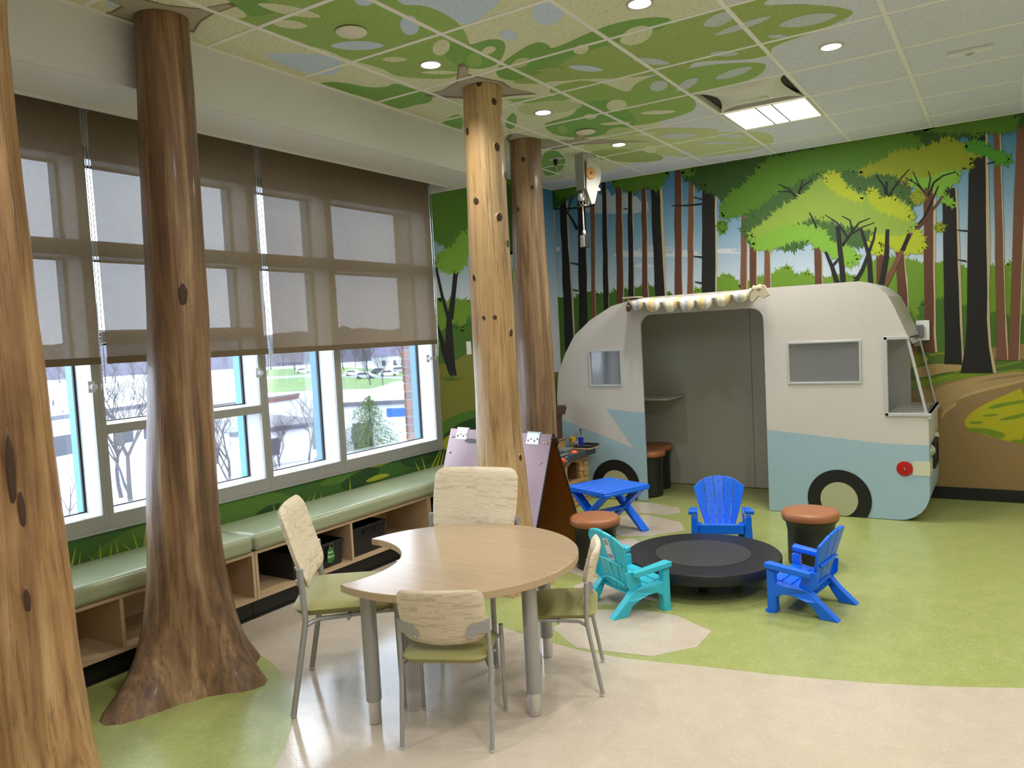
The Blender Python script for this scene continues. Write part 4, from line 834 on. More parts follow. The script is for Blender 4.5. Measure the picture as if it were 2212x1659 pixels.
def guest_chair(label, pos, face, k, W, D, post, bz0, bz1, sh):
    """pos: middle of the rear feet; face: direction faced; W leg spacing; D depth"""
    rz = math.atan2(face[1], face[0])-PI/2; t = thing('guest_chair', label, 'chair', (pos[0],pos[1],0), rz, 'upholstered metal chairs round the table'); r = .0125*k
    for s in (-1,1):
        lg = MB().tube([(s*W/2,0,.012),(s*W/2,.066*k,sh-.10*k),(s*W/2,.073*k,sh-.06*k),(s*W/2,.074*k,sh-.03*k),(s*W/2,.066*k,post)], r, 14).build('leg', m_leg, t, 40); MB().lathe([(r*.7,0),(r*1.02,.004),(r*1.02,.014)], 14, (s*W/2,0,0)).build('glide', m_chrome, lg, 40)
        x = s*(W/2-.0*k); fl = MB().tube([(x,D,.012),(x,D-.005,sh-.05*k),(x,D-.008,sh+.02*k)], r, 14).build('leg', m_leg, t, 40); MB().lathe([(r*.7,0),(r*1.02,.004),(r*1.02,.014)], 14, (x,D,0)).build('glide', m_chrome, fl, 40)
        xi = s*(W/2-.03*k); MB().tube([(s*W/2,.073*k,sh-.075*k),(s*(W/2-.015*k),.09*k,sh-.068*k),(xi,.12*k,sh-.058*k),(xi,D-.07*k,sh-.045*k),(s*W/2,D-.006,sh-.035*k)], .0095*k, 10).build('side_rail', m_leg, t, 40)
    MB().tube([(-W/2,D*.55,sh-.055*k),(W/2,D*.55,sh-.055*k)], .009*k, 10).build('cross_rail', m_leg, t, 40)
    sw, sd = W-.015*k, D+.005*k; mb = MB(); mb.pad(dense(rrect(sw,sd,.085*k,6),.05), .022*k, .038*k, lambda x, y, h: (x*(1-.04*(y/sd)), y+D*.53, sh-.012*k+h-.035*k*max(0,(y/sd))**2*2-.012*k*math.cos(PI*x/sw)*0), 8, 7); mb.build('seat', m_seat, t, 60)
    bw, bh = W-.012*k, bz1-bz0; mb = MB(); tilt = .27
    def bf(x, y, h): yy = y+bh/2; lo = max(0, .5-yy/bh)*2; return (x*(1-.05*lo), .032*k+.032*k*(2*x/bw)**2-h-tilt*(bz0+yy-post), bz0+yy+.028*k*lo*(2*x/bw)**2)
    mb.pad(dense(rrect(bw,bh,.055*k,6),.03), .017*k, .02*k, bf, 9, 9); mb.build('backrest', m_fab, t, 60)
    for s in (-1,1):
        zc = post-.058*k; yb = .032*k-.024*k-tilt*(zc-post); o = [(s*W/2,zc+.055*k),(s*(W/2-.045*k),zc+.055*k),(s*(W/2-.055*k),zc+.062*k),(s*(W/2-.075*k),zc+.062*k),(s*(W/2-.115*k),zc-.01*k),(s*(W/2-.105*k),zc-.035*k),(s*(W/2-.085*k),zc-.04*k),(s*(W/2-.06*k),zc-.01*k),(s*W/2,zc-.01*k)]
        br = MB().plate(o, lambda a, b: (a, yb+.032*k*(2*a/bw)**2, b), (0,-.004*k,0)).build('bracket', m_leg, t, bevel=.0008)
        for bx, bzz in ((W/2-.065*k,zc+.045*k),(W/2-.095*k,zc-.02*k)): MB().lathe([(.001,-.006*k),(.006*k,-.005*k),(.0075*k,-.002*k),(.0075*k,0)], 12, (s*bx, yb+.032*k*(2*bx/bw)**2-.004*k, bzz), 'y').build('bolt', m_bolt, br, 40)
    return t
guest_chair('small chair with its back to the camera at the front of the table', (-1.772,2.198), (-.403,.915), .72, .343, .31, .485, .382, .612, .355)
guest_chair('small chair at the right of the table beside the turquoise chair', (-1.52,3.0), (-.9,-.434), .72, .341, .313, .485, .382, .612, .355)
guest_chair('tall chair left of the table with its back to the bench', (-2.648,2.304), (.79,.613), 1.0, .477, .453, .62, .50, .85, .455)
guest_chair('tall chair on the far side of the table facing the camera', (-2.345,3.285), (.21,-.976), 1.0, .482, .45, .62, .50, .85, .455)

# ================================================================== STOOLS AND LOW TABLE
m_tan = leather('tan_leather', A(170,108,66)); m_stool = plain('stool_black', A(30,31,31), .42); m_ftable = plain('black_laminate', A(24,25,27), .42); m_fscr = plain('scuffed_disc', A(46,46,46), .55, grain=.3, gs=30)
def stool(x, y, r, h, label, grp):
    t = thing('stool', label, 'stool', (x,y,0), 0, grp); MB().lathe([(.001,.002),(r*.74,.002),(r*.80,.012),(r*.80,h-.13),(r*.86,h-.075),(r*.94,h-.055),(.001,h-.055)], 36).build('base', m_stool, t, 40)
    MB().lathe([(.001,h-.056),(r*.93,h-.056),(r*.985,h-.047),(r,h-.03),(r*.985,h-.012),(r*.93,h-.002),(r*.8,h),(.001,h)], 40).build('seat_cushion', m_tan, t, 60)
    MB().lathe([(r*.945,h-.0585),(r*.965,h-.056),(r*.945,h-.0535)], 36, ring=True).build('seam', m_stool, t, 60)
stool(-2.27,4.47,.163,.335,'tan topped black stool beside the easel', 'tan topped stools')
stool(-1.06,5.07,.174,.335,'tan topped black stool in front of the camper wheel', 'tan topped stools')
stool(-2.80,6.62,.17,.42,'tan topped stool just inside the camper doorway edge', 'tan topped stools'); stool(-2.86,6.97,.17,.42,'tan topped stool deep inside the camper at the back panel', 'tan topped stools')
t = thing('low_round_table', 'low round black table with an inset disc, ringed by child chairs', 'table', (-1.555,4.46,0)); R_ = .452
MB().lathe([(.001,.106),(R_-.006,.106),(R_,.112),(R_,.164),(R_-.005,.17),(R_*.625,.17),(R_*.622,.1685),(.001,.1685)], 64).build('tabletop', m_ftable, t, 40)
MB().lathe([(.001,.1687),(R_*.618,.1687),(R_*.618,.1712),(.001,.1712)], 56).build('inset_disc', m_fscr, t, 40)
for a in (-72, 18, 108, 198): MB().lathe([(.001,0),(.024,0),(.030,.106),(.001,.106)], 20, (.20*math.cos(math.radians(a)),.20*math.sin(math.radians(a)),0)).build('leg', m_ftable, t, 40)

# ================================================================== CHILD FURNITURE
def plastic(name, c): return plain(name, c, .32, 0, .5)
m_blue = plastic('blue_plastic', A(10,108,236)); m_turq = plastic('turquoise_plastic', A(54,186,206)); m_lbl = plain('paper_label', A(222,224,226), .6); m_lblk = plain('label_ink', A(110,112,116), .7)
def child_chair(x, y, face, mat, label, sticker=False):
    rz = math.atan2(face[1], face[0])-PI/2; t = thing('child_lounge_chair', label, 'child chair', (x,y,0), rz, 'plastic slatted child chairs')
    for s in (-1,1):
        lg = MB().hexa([(s*.150,.105,0),(s*.205,.105,0),(s*.205,.155,0),(s*.150,.155,0)], [(s*.158,.115,.225),(s*.198,.115,.225),(s*.198,.158,.225),(s*.158,.158,.225)]).build('front_leg', mat, t, bevel=.006); MB().plate([(s*.178+.034*math.cos(a*PI/8), .14+.034*math.sin(a*PI/8)) for a in range(16)], lambda a, b: (a,b,0), (0,0,.006)).build('foot', mat, lg)
        o = [(.135,.165),(.06,.152),(-.02,.150),(-.065,.13),(-.105,.085),(-.20,0),(-.108,0),(-.07,.055),(-.04,.088),(.02,.105),(.07,.105),(.105,.085),(.115,.05),(.135,.05)]
        MB().plate(o, lambda a, b: (s*(.125 if a < -.06 else .15), a, b), (s*.048,0,0)).build('rear_leg', mat, t, bevel=.004)
        ar = [(.165,.030),(.155,-.030),(-.06,-.022),(-.075,.0),(-.06,.018)]
        MB().plate(ar, lambda a, b: (s*(.187+b), a, .212+.13*(a+.06)*.9), (0,0,.030)).build('armrest', mat, t, bevel=.008, seg=3)
        MB().plate([(-.065,.13),(.0,.15),(-.02,.21),(-.06,.235),(-.10,.235),(-.095,.16)], lambda a, b: (s*.152, a, b), (s*.012,0,0)).build('side_cheek', mat, t, bevel=.003)
    MB().box(-.15,.15,.128,.148,.10,.168).build('apron', mat, t, bevel=.006)
    for i in range(4):
        y0 = .145-i*.05; y1 = y0-.045; z0 = .172-i*.012; z1 = z0-.011
        MB().hexa([(-.145,y1,z1-.014),(.145,y1,z1-.014),(.145,y0,z0-.014),(-.145,y0,z0-.014)], [(-.145,y1,z1),(.145,y1,z1),(.145,y0,z0),(-.145,y0,z0)]).build('seat_slat', mat, t, bevel=.004)
    MB().hexa([(-.14,-.06,.095),(.14,-.06,.095),(.14,.13,.135),(-.14,.13,.135)], [(-.14,-.06,.105),(.14,-.06,.105),(.14,.13,.15),(-.14,.13,.15)]).build('seat_pan', mat, t)
    up = Vector((0,-.30,.954)); org = Vector((0,-.045,.10)); nrm = Vector((0,.954,.30))
    bk = lambda a, b: org+up*b+Vector((a,0,0))+nrm*(.9*a*a)
    top = lambda a: .368-2.1*a*a if abs(a) < .12 else .368-2.1*.0144-(abs(a)-.12)*.95
    for i in range(-2,3):
        s0, s1 = (i-.5)*.042+.002, (i+.5)*.042-.002; t0, t1 = (i-.5)*.071+.0022, (i+.5)*.071-.0022; n = 5; lo = [(s0,.0),(s1,.0)]; q = [(t1+(t0-t1)*j/n, top(t1+(t0-t1)*j/n)) for j in range(n+1)]
        pts = [(s0,.02),(s1,.02),(s1+(t1-s1)*.5,top(t1)*.5)]+q+[(s0+(t0-s0)*.5,top(t0)*.5)]
        sl = MB().plate(pts, bk, nrm*-.016).build('back_slat', mat, t, bevel=.004)
        for b in (.12, .24, .33-.02*abs(i)):
            a = i*(.042+.024*b/.36); p = bk(a,b); MB().lathe([(.001,.0018),(.005,.0012),(.006,0)], 10, (p.x,p.y+.001,p.z), 'y').build('dimple', mat, sl)
    for b, w in ((.05,.105),(.17,.125)):
        MB().tube([bk(-w+2*w*j/8, b+.03*math.sin(PI*j/8))-nrm*.02 for j in range(9)], .008, 8).build('back_rail', mat, t, 40)
    if sticker:
        p = lambda a, b: bk(.035+a, .20+b)-nrm*.0165
        st = MB().plate([(0,0),(.045,0),(.045,.13),(0,.13)], p, nrm*-.0012).build('label_sticker', m_lbl, t)
        bar = MB()
        for k in range(6): bar.plate([(.008,.09+k*.006),(.037,.09+k*.006),(.037,.093+k*.006),(.008,.093+k*.006)], p, nrm*-.0018)
        for k in range(3): bar.plate([(.006+k*.013,.012),(.014+k*.013,.012),(.014+k*.013,.036),(.006+k*.013,.036)], p, nrm*-.0018)
        bar.build('barcode', m_lblk, st)
    return t
child_chair(-.905,4.275,(-.985,.14),m_blue,'blue slatted child chair at the right of the low black table')
child_chair(-1.81,3.90,(.52,.85),m_turq,'turquoise slatted child chair with a paper sticker on its back', True)
tp = Pz(1551,1027,.45); fc = Vector((.34,-.94,0)).normalized(); cc = tp+fc*.155
child_chair(cc.x,cc.y,fc,m_blue,'blue slatted child chair behind the low table by the camper door')
# folding side table
pc = [Pz(*p, .36) for p in ((1226,1050),(1309,1029),(1398,1043),(1311,1069))]; ctr = sum(pc, Vector())/4; e1 = ((pc[3]-pc[0])+(pc[2]-pc[1])).normalized(); rz = math.atan2(e1.y, e1.x); hw, hd = .228, .228
t = thing('child_picnic_table', 'small blue plastic table with slatted top and crossed legs', 'table', (ctr.x,ctr.y,0), rz)
for i in range(5):
    x0 = -hw+i*(2*hw/5)+.004; x1 = x0+2*hw/5-.008
    MB().box(x0,x1,-hd,hd,.336,.36).build('slat', m_blue, t, bevel=.005)
MB().box(-hw,hw,-hd,hd,.322,.345).build('tabletop_rim', m_blue, t, bevel=.006)
for yy in (-hd+.05, hd-.05):
    for s in (-1,1):
        yo = yy+s*.016; MB().beam((-s*.195,yo,.325),(s*.195,yo,.0),.026,.07,(0,1,0)).build('leg', m_blue, t, bevel=.004)
    MB().lathe([(.001,-.04),(.009,-.038),(.009,.038),(.001,.04)], 12, (0,yy,.165), 'y').build('pivot_bolt', m_steel, t, 40)
MB().box(-.03,.03,-hd+.05,hd-.05,.155,.175).build('stretcher', m_blue, t, bevel=.004)
# A-frame easel ---------------------------------------------------------------------------------------
m_cop = plain('amber_sheet', A(168,100,44), .30, .45, .5); m_refl_mauve = plain('reflection_mauve', A(132,106,108), .26, .3, .6); m_blk2 = plain('black_edge', A(30,24,20), .5)  # mauve puts the window reflection on the amber panels into colour
Rp, Lp = Pz(1195,938,.86), Pz(976,925,.86); d = (Lp-Rp); L_ = d.length; d.normalize(); perp = Vector((-d.y, d.x, 0))
if perp.y < 0: perp = -perp
t = thing('a_frame_easel', 'amber two-sided A-frame easel behind the honey coloured trunk', 'easel', ((Rp+Lp)/2).to_2d().to_3d(), math.atan2(-d.y, -d.x))
hl = L_/2; sp = .31; zt = .86        # local x runs right along the ridge, +y away from the camera
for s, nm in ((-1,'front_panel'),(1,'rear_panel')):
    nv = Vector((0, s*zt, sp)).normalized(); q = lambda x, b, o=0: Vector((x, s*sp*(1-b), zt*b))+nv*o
    pn = MB().plate([(-hl,.004),(hl,.004),(hl,1-.004),(-hl,1-.004)], lambda a, b: q(a, b, .006), -nv*.008).build(nm, m_cop, t, bevel=.002); MB().plate([(-hl,.004),(hl,.004),(hl,1-.004),(-hl,1-.004)], lambda a, b: q(a, b, .008), -nv*.002).build('reflection_tint_sheet', m_refl_mauve, pn)  # thin outer sheet added to carry the painted reflection tint
    MB().plate([(hl-.003,.004),(hl+.002,.004),(hl+.002,1),(hl-.003,1)], lambda a, b: q(a, b, .009), -nv*.012).build('edge_strip', m_blk2, t)
    for hx in (-hl+.13, hl-.16):
        MB().plate([(hx-.055,.915),(hx+.055,.915),(hx+.055,.998),(hx-.055,.998)], lambda a, b: q(a, b, .009), nv*.002).build('hinge_leaf', m_steel, t)
        for bx, bz in ((-.04,.94),(-.015,.955),(.015,.94),(.04,.955)): MB().ball(q(hx+bx, bz, .012), .008, 10, 5).build('bolt', m_chrome, t, 60)
    for bx, bz in ((hl-.055,.93),(hl-.035,.93),(hl-.06,.78),(-hl+.03,.93),(-hl+.045,.93),(-hl+.04,.80)): MB().ball(q(bx, bz, .010), .008, 10, 5).build('bolt', m_chrome, t, 60)
    sl = MB().plate([(-hl*.1-.20+.07*math.cos(a*PI/8)*(1 if abs(math.cos(a*PI/8)) < .8 else 1), .905+.02*math.sin(a*PI/8)) for a in range(16)], lambda a, b: q(a, b, .0085), nv*.001).build('hand_slot', m_blk2, t)
for hx in (-hl+.13, hl-.16): MB().lathe([(.009,-.06),(.009,.06)], 12, (hx,0,zt+.004), 'x').build('hinge_knuckle', m_steel, t, 40)
MB().tube([(hl+.004,-.03,zt-.03),(hl+.03,-.01,zt-.02),(hl+.03,.01,zt-.06),(hl+.006,.02,zt-.08)], .007, 8).build('latch', m_blk2, t, 40)
MB().tube([(hl-.02,.11,.62),(hl-.02,.13,.56),(hl-.02,.15,.55),(hl-.02,.17,.50)], .002, 6).build('cord', plain('yellow_cord', A(196,160,60), .7), t, 40)

# ================================================================== PLAY KITCHEN
m_kb = plain('kitchen_brick', A(176,142,92), .6, grain=.1); m_kd = plain('kitchen_counter', A(62,62,64), .45); m_kbr = plain('kitchen_brown', A(72,46,40), .5); m_kin = plain('oven_inside', A(120,86,52), .7); m_org = plastic('orange_plastic', A(236,96,40)); m_gry = plastic('grey_plastic', A(120,122,126)); m_yel = plastic('yellow_plastic', A(236,186,44)); m_dbl = plastic('navy_plastic', A(20,44,160)); m_rd = plastic('red_plastic', A(196,30,30))
KX, KY0, KY1, KZ = -3.195, 5.47, 6.235, .49
t = thing('play_kitchen', 'brick pattern toy kitchen with grey counter beside the camper', 'toy kitchen', (KX,KY0,0)); L = KY1-KY0
arch = [(.34,.235),(.57,.235),(.57,.35)]+[(.455+.115*math.cos(a*PI/10), .35+.052*math.sin(a*PI/10)) for a in range(1,10)]+[(.34,.35)]
MB().plate([(0,.0),(L,.0),(L,.43),(0,.43)], lambda a, b: (-.01,a,b), (-.02,0,0), [arch]).box(-.34,-.03,0,.02,0,.43).box(-.34,-.03,L-.02,L,0,.43).box(-.36,-.34,0,L,0,.43).build('body', m_kb, t)
MB().box(-.2,-.032,.33,.58,.225,.233).box(-.2,-.19,.33,.58,.233,.41).box(-.19,-.032,.325,.335,.233,.41).box(-.19,-.032,.575,.585,.233,.41).box(-.2,-.032,.33,.58,.405,.415).build('oven_recess', m_kin, t)
bc = None
for r in range(9):
    for c in range(9):
        y = -.03+c*.092+(r % 2)*.046; z = .008+r*.047
        if y < .0 or y+.086 > L: continue
        if y+.086 > .315 and y < .595 and .2 < z < .42: continue
        if z > .385 : continue
        if bc is None: bc = MB().box(-.011,.002,0,.086,0,.041).build('brick', m_kb, t, bevel=.004, seg=1); o = bc
        else: o = bc.copy(); C.objects.link(o)
        o.location = (0,y,z)
for a in range(7):
    th = PI*(a+.5)/7; cy, cz = .455+.142*math.cos(th), .35+.078*math.sin(th)
    MB().beam((.0,.455+.118*math.cos(th),.35+.054*math.sin(th)),(.0,.455+.165*math.cos(th),.35+.098*math.sin(th)),.014,.05,(0,-math.sin(th),math.cos(th))).build('arch_brick', m_kb, t, bevel=.003, seg=1)
for s in (.318,.592):
    for k in range(3): MB().box(-.011,.004,s-.024,s+.024,.20+k*.05,.245+k*.05).build('brick', m_kb, t, bevel=.004, seg=1)
MB().box(-.01,.012,.30,.61,.212,.232).build('oven_ledge', m_kb, t, bevel=.004)
MB().box(-.37,.055,-.01,L+.03,.43,KZ).build('counter', m_kd, t, bevel=.008)
MB().box(-.05,.004,.16,.25,.24,.40).build('oven_door', m_gry, t, bevel=.004); MB().box(.004,.007,.175,.235,.27,.34).build('oven_window', m_kd, t)
MB().box(.03,.062,.09,.285,.425,.515).build('control_panel', m_gry, t, bevel=.006); MB().box(.0625,.0635,.10,.275,.435,.505).build('panel_face', m_kd, t)
MB().lathe([(.001,.028),(.018,.024),(.026,.006),(.026,0)], 18, (.062,.15,.468), 'x').build('knob', m_org, t, 40); MB().lathe([(.020,0),(.026,.003),(.020,.006)], 20, (.062,.225,.47), 'x', ring=True).build('dial_ring', plain('dial_blue', A(150,178,206), .4), t, 40)
MB().box(-.34,-.20,.28,.70,KZ,.565).build('back_shelf', m_kb, t, bevel=.004); MB().box(-.35,-.19,.27,.72,.565,.582).build('shelf_board', plain('tan_board', A(150,112,84), .6), t, bevel=.003)
MB().hexa([(-.30,.46,.582),(-.19,.46,.582),(-.19,.635,.582),(-.30,.635,.582)],[(-.30,.47,.80),(-.19,.47,.80),(-.19,.645,.80),(-.30,.645,.80)]).build('chimney', m_kbr, t, bevel=.004)
MB().hexa([(-.31,.45,.795),(-.175,.45,.795),(-.175,.675,.795),(-.31,.675,.795)],[(-.32,.44,.86),(-.165,.44,.86),(-.165,.70,.86),(-.32,.70,.86)]).box(-.315,-.17,.45,.69,.86,.878).build('chimney_cap', m_kbr, t, bevel=.004)
q = Pz(1247,968,KZ)-t.location; fx, fy = q.x, q.y
MB().lathe([(.001,0),(.028,0),(.03,.01),(.018,.02),(.016,.06),(.02,.075)], 18, (fx,fy,KZ)).tube([(fx,fy,KZ+.07),(fx,fy,KZ+.13)]+[(fx,fy+.045-.045*math.cos(k*PI/8),KZ+.13+.045*math.sin(k*PI/8)) for k in range(1,9)]+[(fx,fy+.09,KZ+.105)], .0095, 10).build('tap', m_gry, t, 40)
MB().lathe([(.001,-.022),(.02,-.018),(.02,.018),(.001,.022)], 14, (fx,fy-.035,KZ+.05), 'y').build('tap_handle', m_gry, t, 40)
q = Pz(1218,975,KZ)-t.location; MB().box(q.x-.06,q.x+.05,max(.1,q.y-.08),q.y+.09,KZ,KZ+.025).build('stove_grate', m_gry, t, bevel=.005)
q = Pz(1240,977,KZ)-t.location; MB().lathe([(.001,.018),(.02,.016),(.032,.004),(.034,0)], 16, (q.x,q.y,KZ)).build('burner_knob', m_org, t, 40)
def cup(u, v, r, h, m, label):
    p = Pz(u, v, KZ); o = MB().lathe([(.001,0),(r*.8,0),(r,h),(r*.92,h),(r*.74,.006),(.001,.006)], 20).build('toy_cup', m, None, 40, loc=(p.x,p.y,KZ+.0005)); tag(o, label, 'toy cup', 'toy cups on the play kitchen')
cup(1254,966,.032,.085,m_dbl,'navy blue toy cup behind the toy tap'); cup(1238,962,.034,.075,m_yel,'yellow toy cup left of the toy tap')
p = Pz(1272,967,KZ); o = thing('toy_tray', 'flat black toy tray on the play kitchen counter', 'toy tray', (p.x+.0,p.y-.02,KZ+.001), .0); MB().box(-.09,.07,-.10,.085,0,.012).build('board', plain('pale_board', A(206,164,126), .6), o, bevel=.002); MB().plate(rrect(.16,.19,.02), lambda a, b: (a-.01,b,.012), (0,0,.004)).build('tray_base', m_kd, o); tr = MB(); rr = rrect(.165,.195,.02); tr.plate(rr, lambda a, b: (a-.01,b,.0125), (0,0,.02), [rrect(.145,.175,.015)]); tr.build('tray_rim', m_bx, o, bevel=.003)
p = Pz(1228,950,.60); o = MB().ball((0,0,.0), .032, 16, 10).build('toy_ball', m_rd, None, 60, loc=(KX-.26,KY0+.715-.035,.582+.0325)); tag(o, 'small red toy ball beside the toy chimney', 'toy ball')

# ================================================================== CAMPER PLAYHOUSE
PY = 6.36; BP = 7.20
m_cw = plain('camper_white', A(208,202,194), .4); m_cb = plain('camper_blue', A(160,188,200), .4); m_cg = plain('camper_grey', A(190,188,178), .30); m_ce = plain('camper_cream', A(206,206,178), .5); m_tyre = plain('tyre_black', A(18,19,20), .5); m_hub = plain('hub_sage', A(176,178,140), .5); m_rfl = plain('reflector_red', A(176,24,24), .3); m_acr = glass('acrylic', (.92,.93,.95,1), .08, .06, .16); m_ws = glass('clear_acrylic', (.95,.96,.97,1), .04, .03); m_frm = plain('camper_frame', A(196,198,198), .4, .2)
t = thing('camper_playhouse', 'white and pale blue camper van playhouse in front of the mural', 'playhouse', (0,0,0))
T2 = lambda u, v: (Py(u,v,PY).x, Py(u,v,PY).z)
fp = lambda a, b: (a, PY, b); TH = (0,.02,0); DL_, DR_ = -2.70, -1.645
arcL = [(-3.566,.946)]+[T2(*p) for p in ((1206,806.6),(1220,766),(1240,725.5),(1274,692),(1321,661),(1372,646))]
botL = [(-3.566+.21-.21*math.cos(a*PI/12), .21-.21*math.sin(a*PI/12)+.004) for a in range(0,7)]
lbl = [(-3.566,.735),T2(1367,967),T2(1309,883),(DL_,T2(1388,891.6)[1])]
hole = lambda a, b: [(a[0],a[1]),(b[0],a[1]),(b[0],b[1]),(a[0],b[1])]
wl0, wl1 = (-3.216,1.028), (-2.893,1.353)
MB().plate(lbl+[(DL_,1.795)]+arcL[::-1], fp, TH, [hole(wl0,wl1)]).build('side_panel', m_cw, t)
MB().plate(lbl+[(DL_,.004)]+botL[::-1], fp, TH).build('lower_panel', m_cb, t)
dr = .10; hd = [(DL_,1.795),(DR_,1.799),(DR_,1.645-dr)]+[(DR_-dr+dr*math.cos(a*PI/12), 1.645-dr+dr*math.sin(a*PI/12)) for a in range(1,7)]+[(DL_+dr-dr*math.sin(a*PI/12), 1.645-dr+dr*math.cos(a*PI/12)) for a in range(0,7)]
MB().plate(hd, fp, TH).build('door_header', m_cw, t)
arcR = [T2(*p) for p in ((1855,607.6),(1877,610.6),(1899,621.6),(1917.6,638),(1932,664))]+[(-.612,1.365)]
rb0, rb1, rb2 = (DR_,T2(1657,928)[1]), T2(1910,958), (-.49,T2(2007,962)[1]); wr0, wr1 = (-1.468,1.03), (-.932,1.358)
MB().plate([rb0,rb1,rb2,(-.49,.80),(-.76,.80),(-.764,1.362)]+arcR[::-1]+[(DR_,1.799)], fp, TH, [hole(wr0,wr1)]).build('side_panel', m_cw, t)
botR = [(-.70+.21*math.sin(a*PI/12), .214-.21*math.cos(a*PI/12)) for a in range(0,7)]
MB().plate([(DR_,.004)]+botR+[rb2,rb1,rb0], fp, TH).build('lower_panel', m_cb, t)
# body behind the side panel
roof = arcL+[(DL_,1.795),(DR_,1.799)]+arcR; rf = MB()
def strip(mb, path, y0, y1, th, outw):
    for (a, b) in zip(path[:-1], path[1:]):
        n = Vector((-(b[1]-a[1]), b[0]-a[0])).normalized()*th*outw
        mb.hexa([(a[0],y0,a[1]),(b[0],y0,b[1]),(b[0],y1,b[1]),(a[0],y1,a[1])], [(a[0]+n.x,y0,a[1]+n.y),(b[0]+n.x,y0,b[1]+n.y),(b[0]+n.x,y1,b[1]+n.y),(a[0]+n.x,y1,a[1]+n.y)])
strip(rf, roof, PY+.02, BP+.03, .015, -1); rf.build('roof_shell', m_cw, t, 60)
bo = [q for q in roof if q[0] < -.70]; MB().plate([(-3.545,.21),(-3.36,.005),(-.68,.005),(-.68,bo[-1][1]-.12)]+[(q[0]+(.012 if q[0] < -3 else 0),q[1]-.012) for q in bo[::-1]], lambda a, b: (a,BP,b), (0,.018,0)).build('back_panel', m_cg, t); MB().box(-3.566,-3.55,PY+.02,BP+.03,.2,.95).build('rear_panel', m_cw, t)
MB().box(-1.985,-1.982,BP-.0012,BP+.001,.0,1.78).build('panel_seam', m_tyre, t)
fe = MB(); fe.box(-.506,-.49,PY+.02,BP+.03,rb2[1],.79); fe.build('nose_panel', m_cw, t)
fe = MB(); strip(fe, botR[3:]+[rb2], PY+.02, BP+.03, .016, 1); fe.build('nose_panel', m_cb, t)
MB().box(-.76,-.475,PY-.006,BP+.03,.785,.80).build('dash_ledge', m_cw, t, bevel=.002); MB().box(-.50,-.47,PY-.008,BP+.03,.765,.80).build('ledge_lip', m_frm, t, bevel=.002)
MB().box(-.51,-.488,PY-.003,PY+.001,.345,.45).box(-.60,-.51,PY-.003,PY+.001,.345,.45).box(-.489,-.486,PY,BP-.25,.345,.45).build('bumper_patch', m_ce, t)
MB().lathe([(.001,-.016),(.008,-.016),(.012,-.011),(.052,-.008),(.056,-.002),(.056,0)], 30, (-.652,PY,.393), 'y').build('reflector', m_rfl, t, 40); MB().lathe([(.001,-.019),(.006,-.018),(.006,-.014)], 10, (-.652,PY,.393), 'y').build('reflector_screw', m_chrome, t, 40)
for yy, zz in ((6.52,.51),(6.98,.56)): MB().lathe([(.001,.03),(.025,.026),(.045,.008),(.05,0)], 18, (-.489,yy,zz), 'x').build('headlamp', m_chrome, t, 40)
pf = MB().plate(hole((6.60,.36),(6.92,.56)), lambda a, b: (-.487,a,b), (.02,0,0), [hole((6.625,.385),(6.895,.535))]).build('plate_frame', m_tyre, t); MB().box(-.487,-.482,6.62,6.90,.38,.54).build('number_plate', m_gry, pf)
for cx, lab in ((-3.0,1),(-1.112,2)):
    R_o, R_i, cz = .232, .136, .13; ring = []
    a0 = -math.asin((cz-.006)/R_o); n = 40
    o = [(cx+R_o*math.cos(a0+(PI-2*a0)*i/n), cz+R_o*math.sin(a0+(PI-2*a0)*i/n)) for i in range(n+1)]
    MB().plate(o, lambda a, b: (a,PY-.006,b), (0,.006,0)).build('wheel_tyre', m_tyre, t)
    MB().plate([(max(cx+R_i*math.cos(2*PI*i/36),-9), max(.006, cz+R_i*math.sin(2*PI*i/36))) for i in range(36)], lambda a, b: (a,PY-.009,b), (0,.004,0)).build('wheel_hub', m_hub, t)
def camp_window(a, b, pane=True):
    w = .014; fr = MB(); fr.plate(hole((a[0]-.002,a[1]-.002),(b[0]+.002,b[1]+.002)), lambda x, z: (x,PY-.008,z), (0,.034,0), [hole((a[0]+w,a[1]+w),(b[0]-w,b[1]-w))]); f = fr.build('window_frame', m_frm, t, bevel=.002)
    MB().add([(a[0]+w,PY+.01,a[1]+w),(b[0]-w,PY+.01,a[1]+w),(b[0]-w,PY+.01,b[1]-w),(a[0]+w,PY+.01,b[1]-w)], [(0,1,2,3)]).build('window_pane', m_acr, f)
camp_window(wl0, wl1); camp_window(wr0, wr1)
fr = MB(); fr.box(-.775,-.752,PY-.012,PY+.022,.785,1.372); fr.box(-.775,-.605,PY-.012,PY+.022,1.350,1.372); fr.box(-.775,-.475,PY-.012,PY+.022,.785,.806); ws = fr.build('windscreen_frame', m_frm, t, bevel=.002)
MB().beam((-.615,PY+.006,1.355),(-.502,PY+.006,.80),.018,.022,(0,1,0)).build('windscreen_post', m_frm, t); MB().beam((-.615,BP+.02,1.355),(-.502,BP+.02,.80),.014,.018,(0,1,0)).build('windscreen_post', m_frm, t)
MB().add([(-.752,PY+.008,.806),(-.515,PY+.008,.806),(-.622,PY+.008,1.35),(-.752,PY+.008,1.35)], [(0,1,2,3)]).build('side_glass', m_ws, t)
MB().add([(-.501,PY+.01,.80),(-.501,BP,.80),(-.614,BP,1.355),(-.614,PY+.01,1.355)], [(0,1,2,3)]).build('windscreen', m_ws, t)
MB().lathe([(.001,-.03),(.10,-.028),(.105,0),(.10,.0)], 24, (-.86,6.66,.80), 'x').build('steering_wheel', m_tyre, t, 40)
MB().box(-3.3,-2.62,6.75,BP,.86,.875).build('inside_shelf', m_cg, t, bevel=.002)
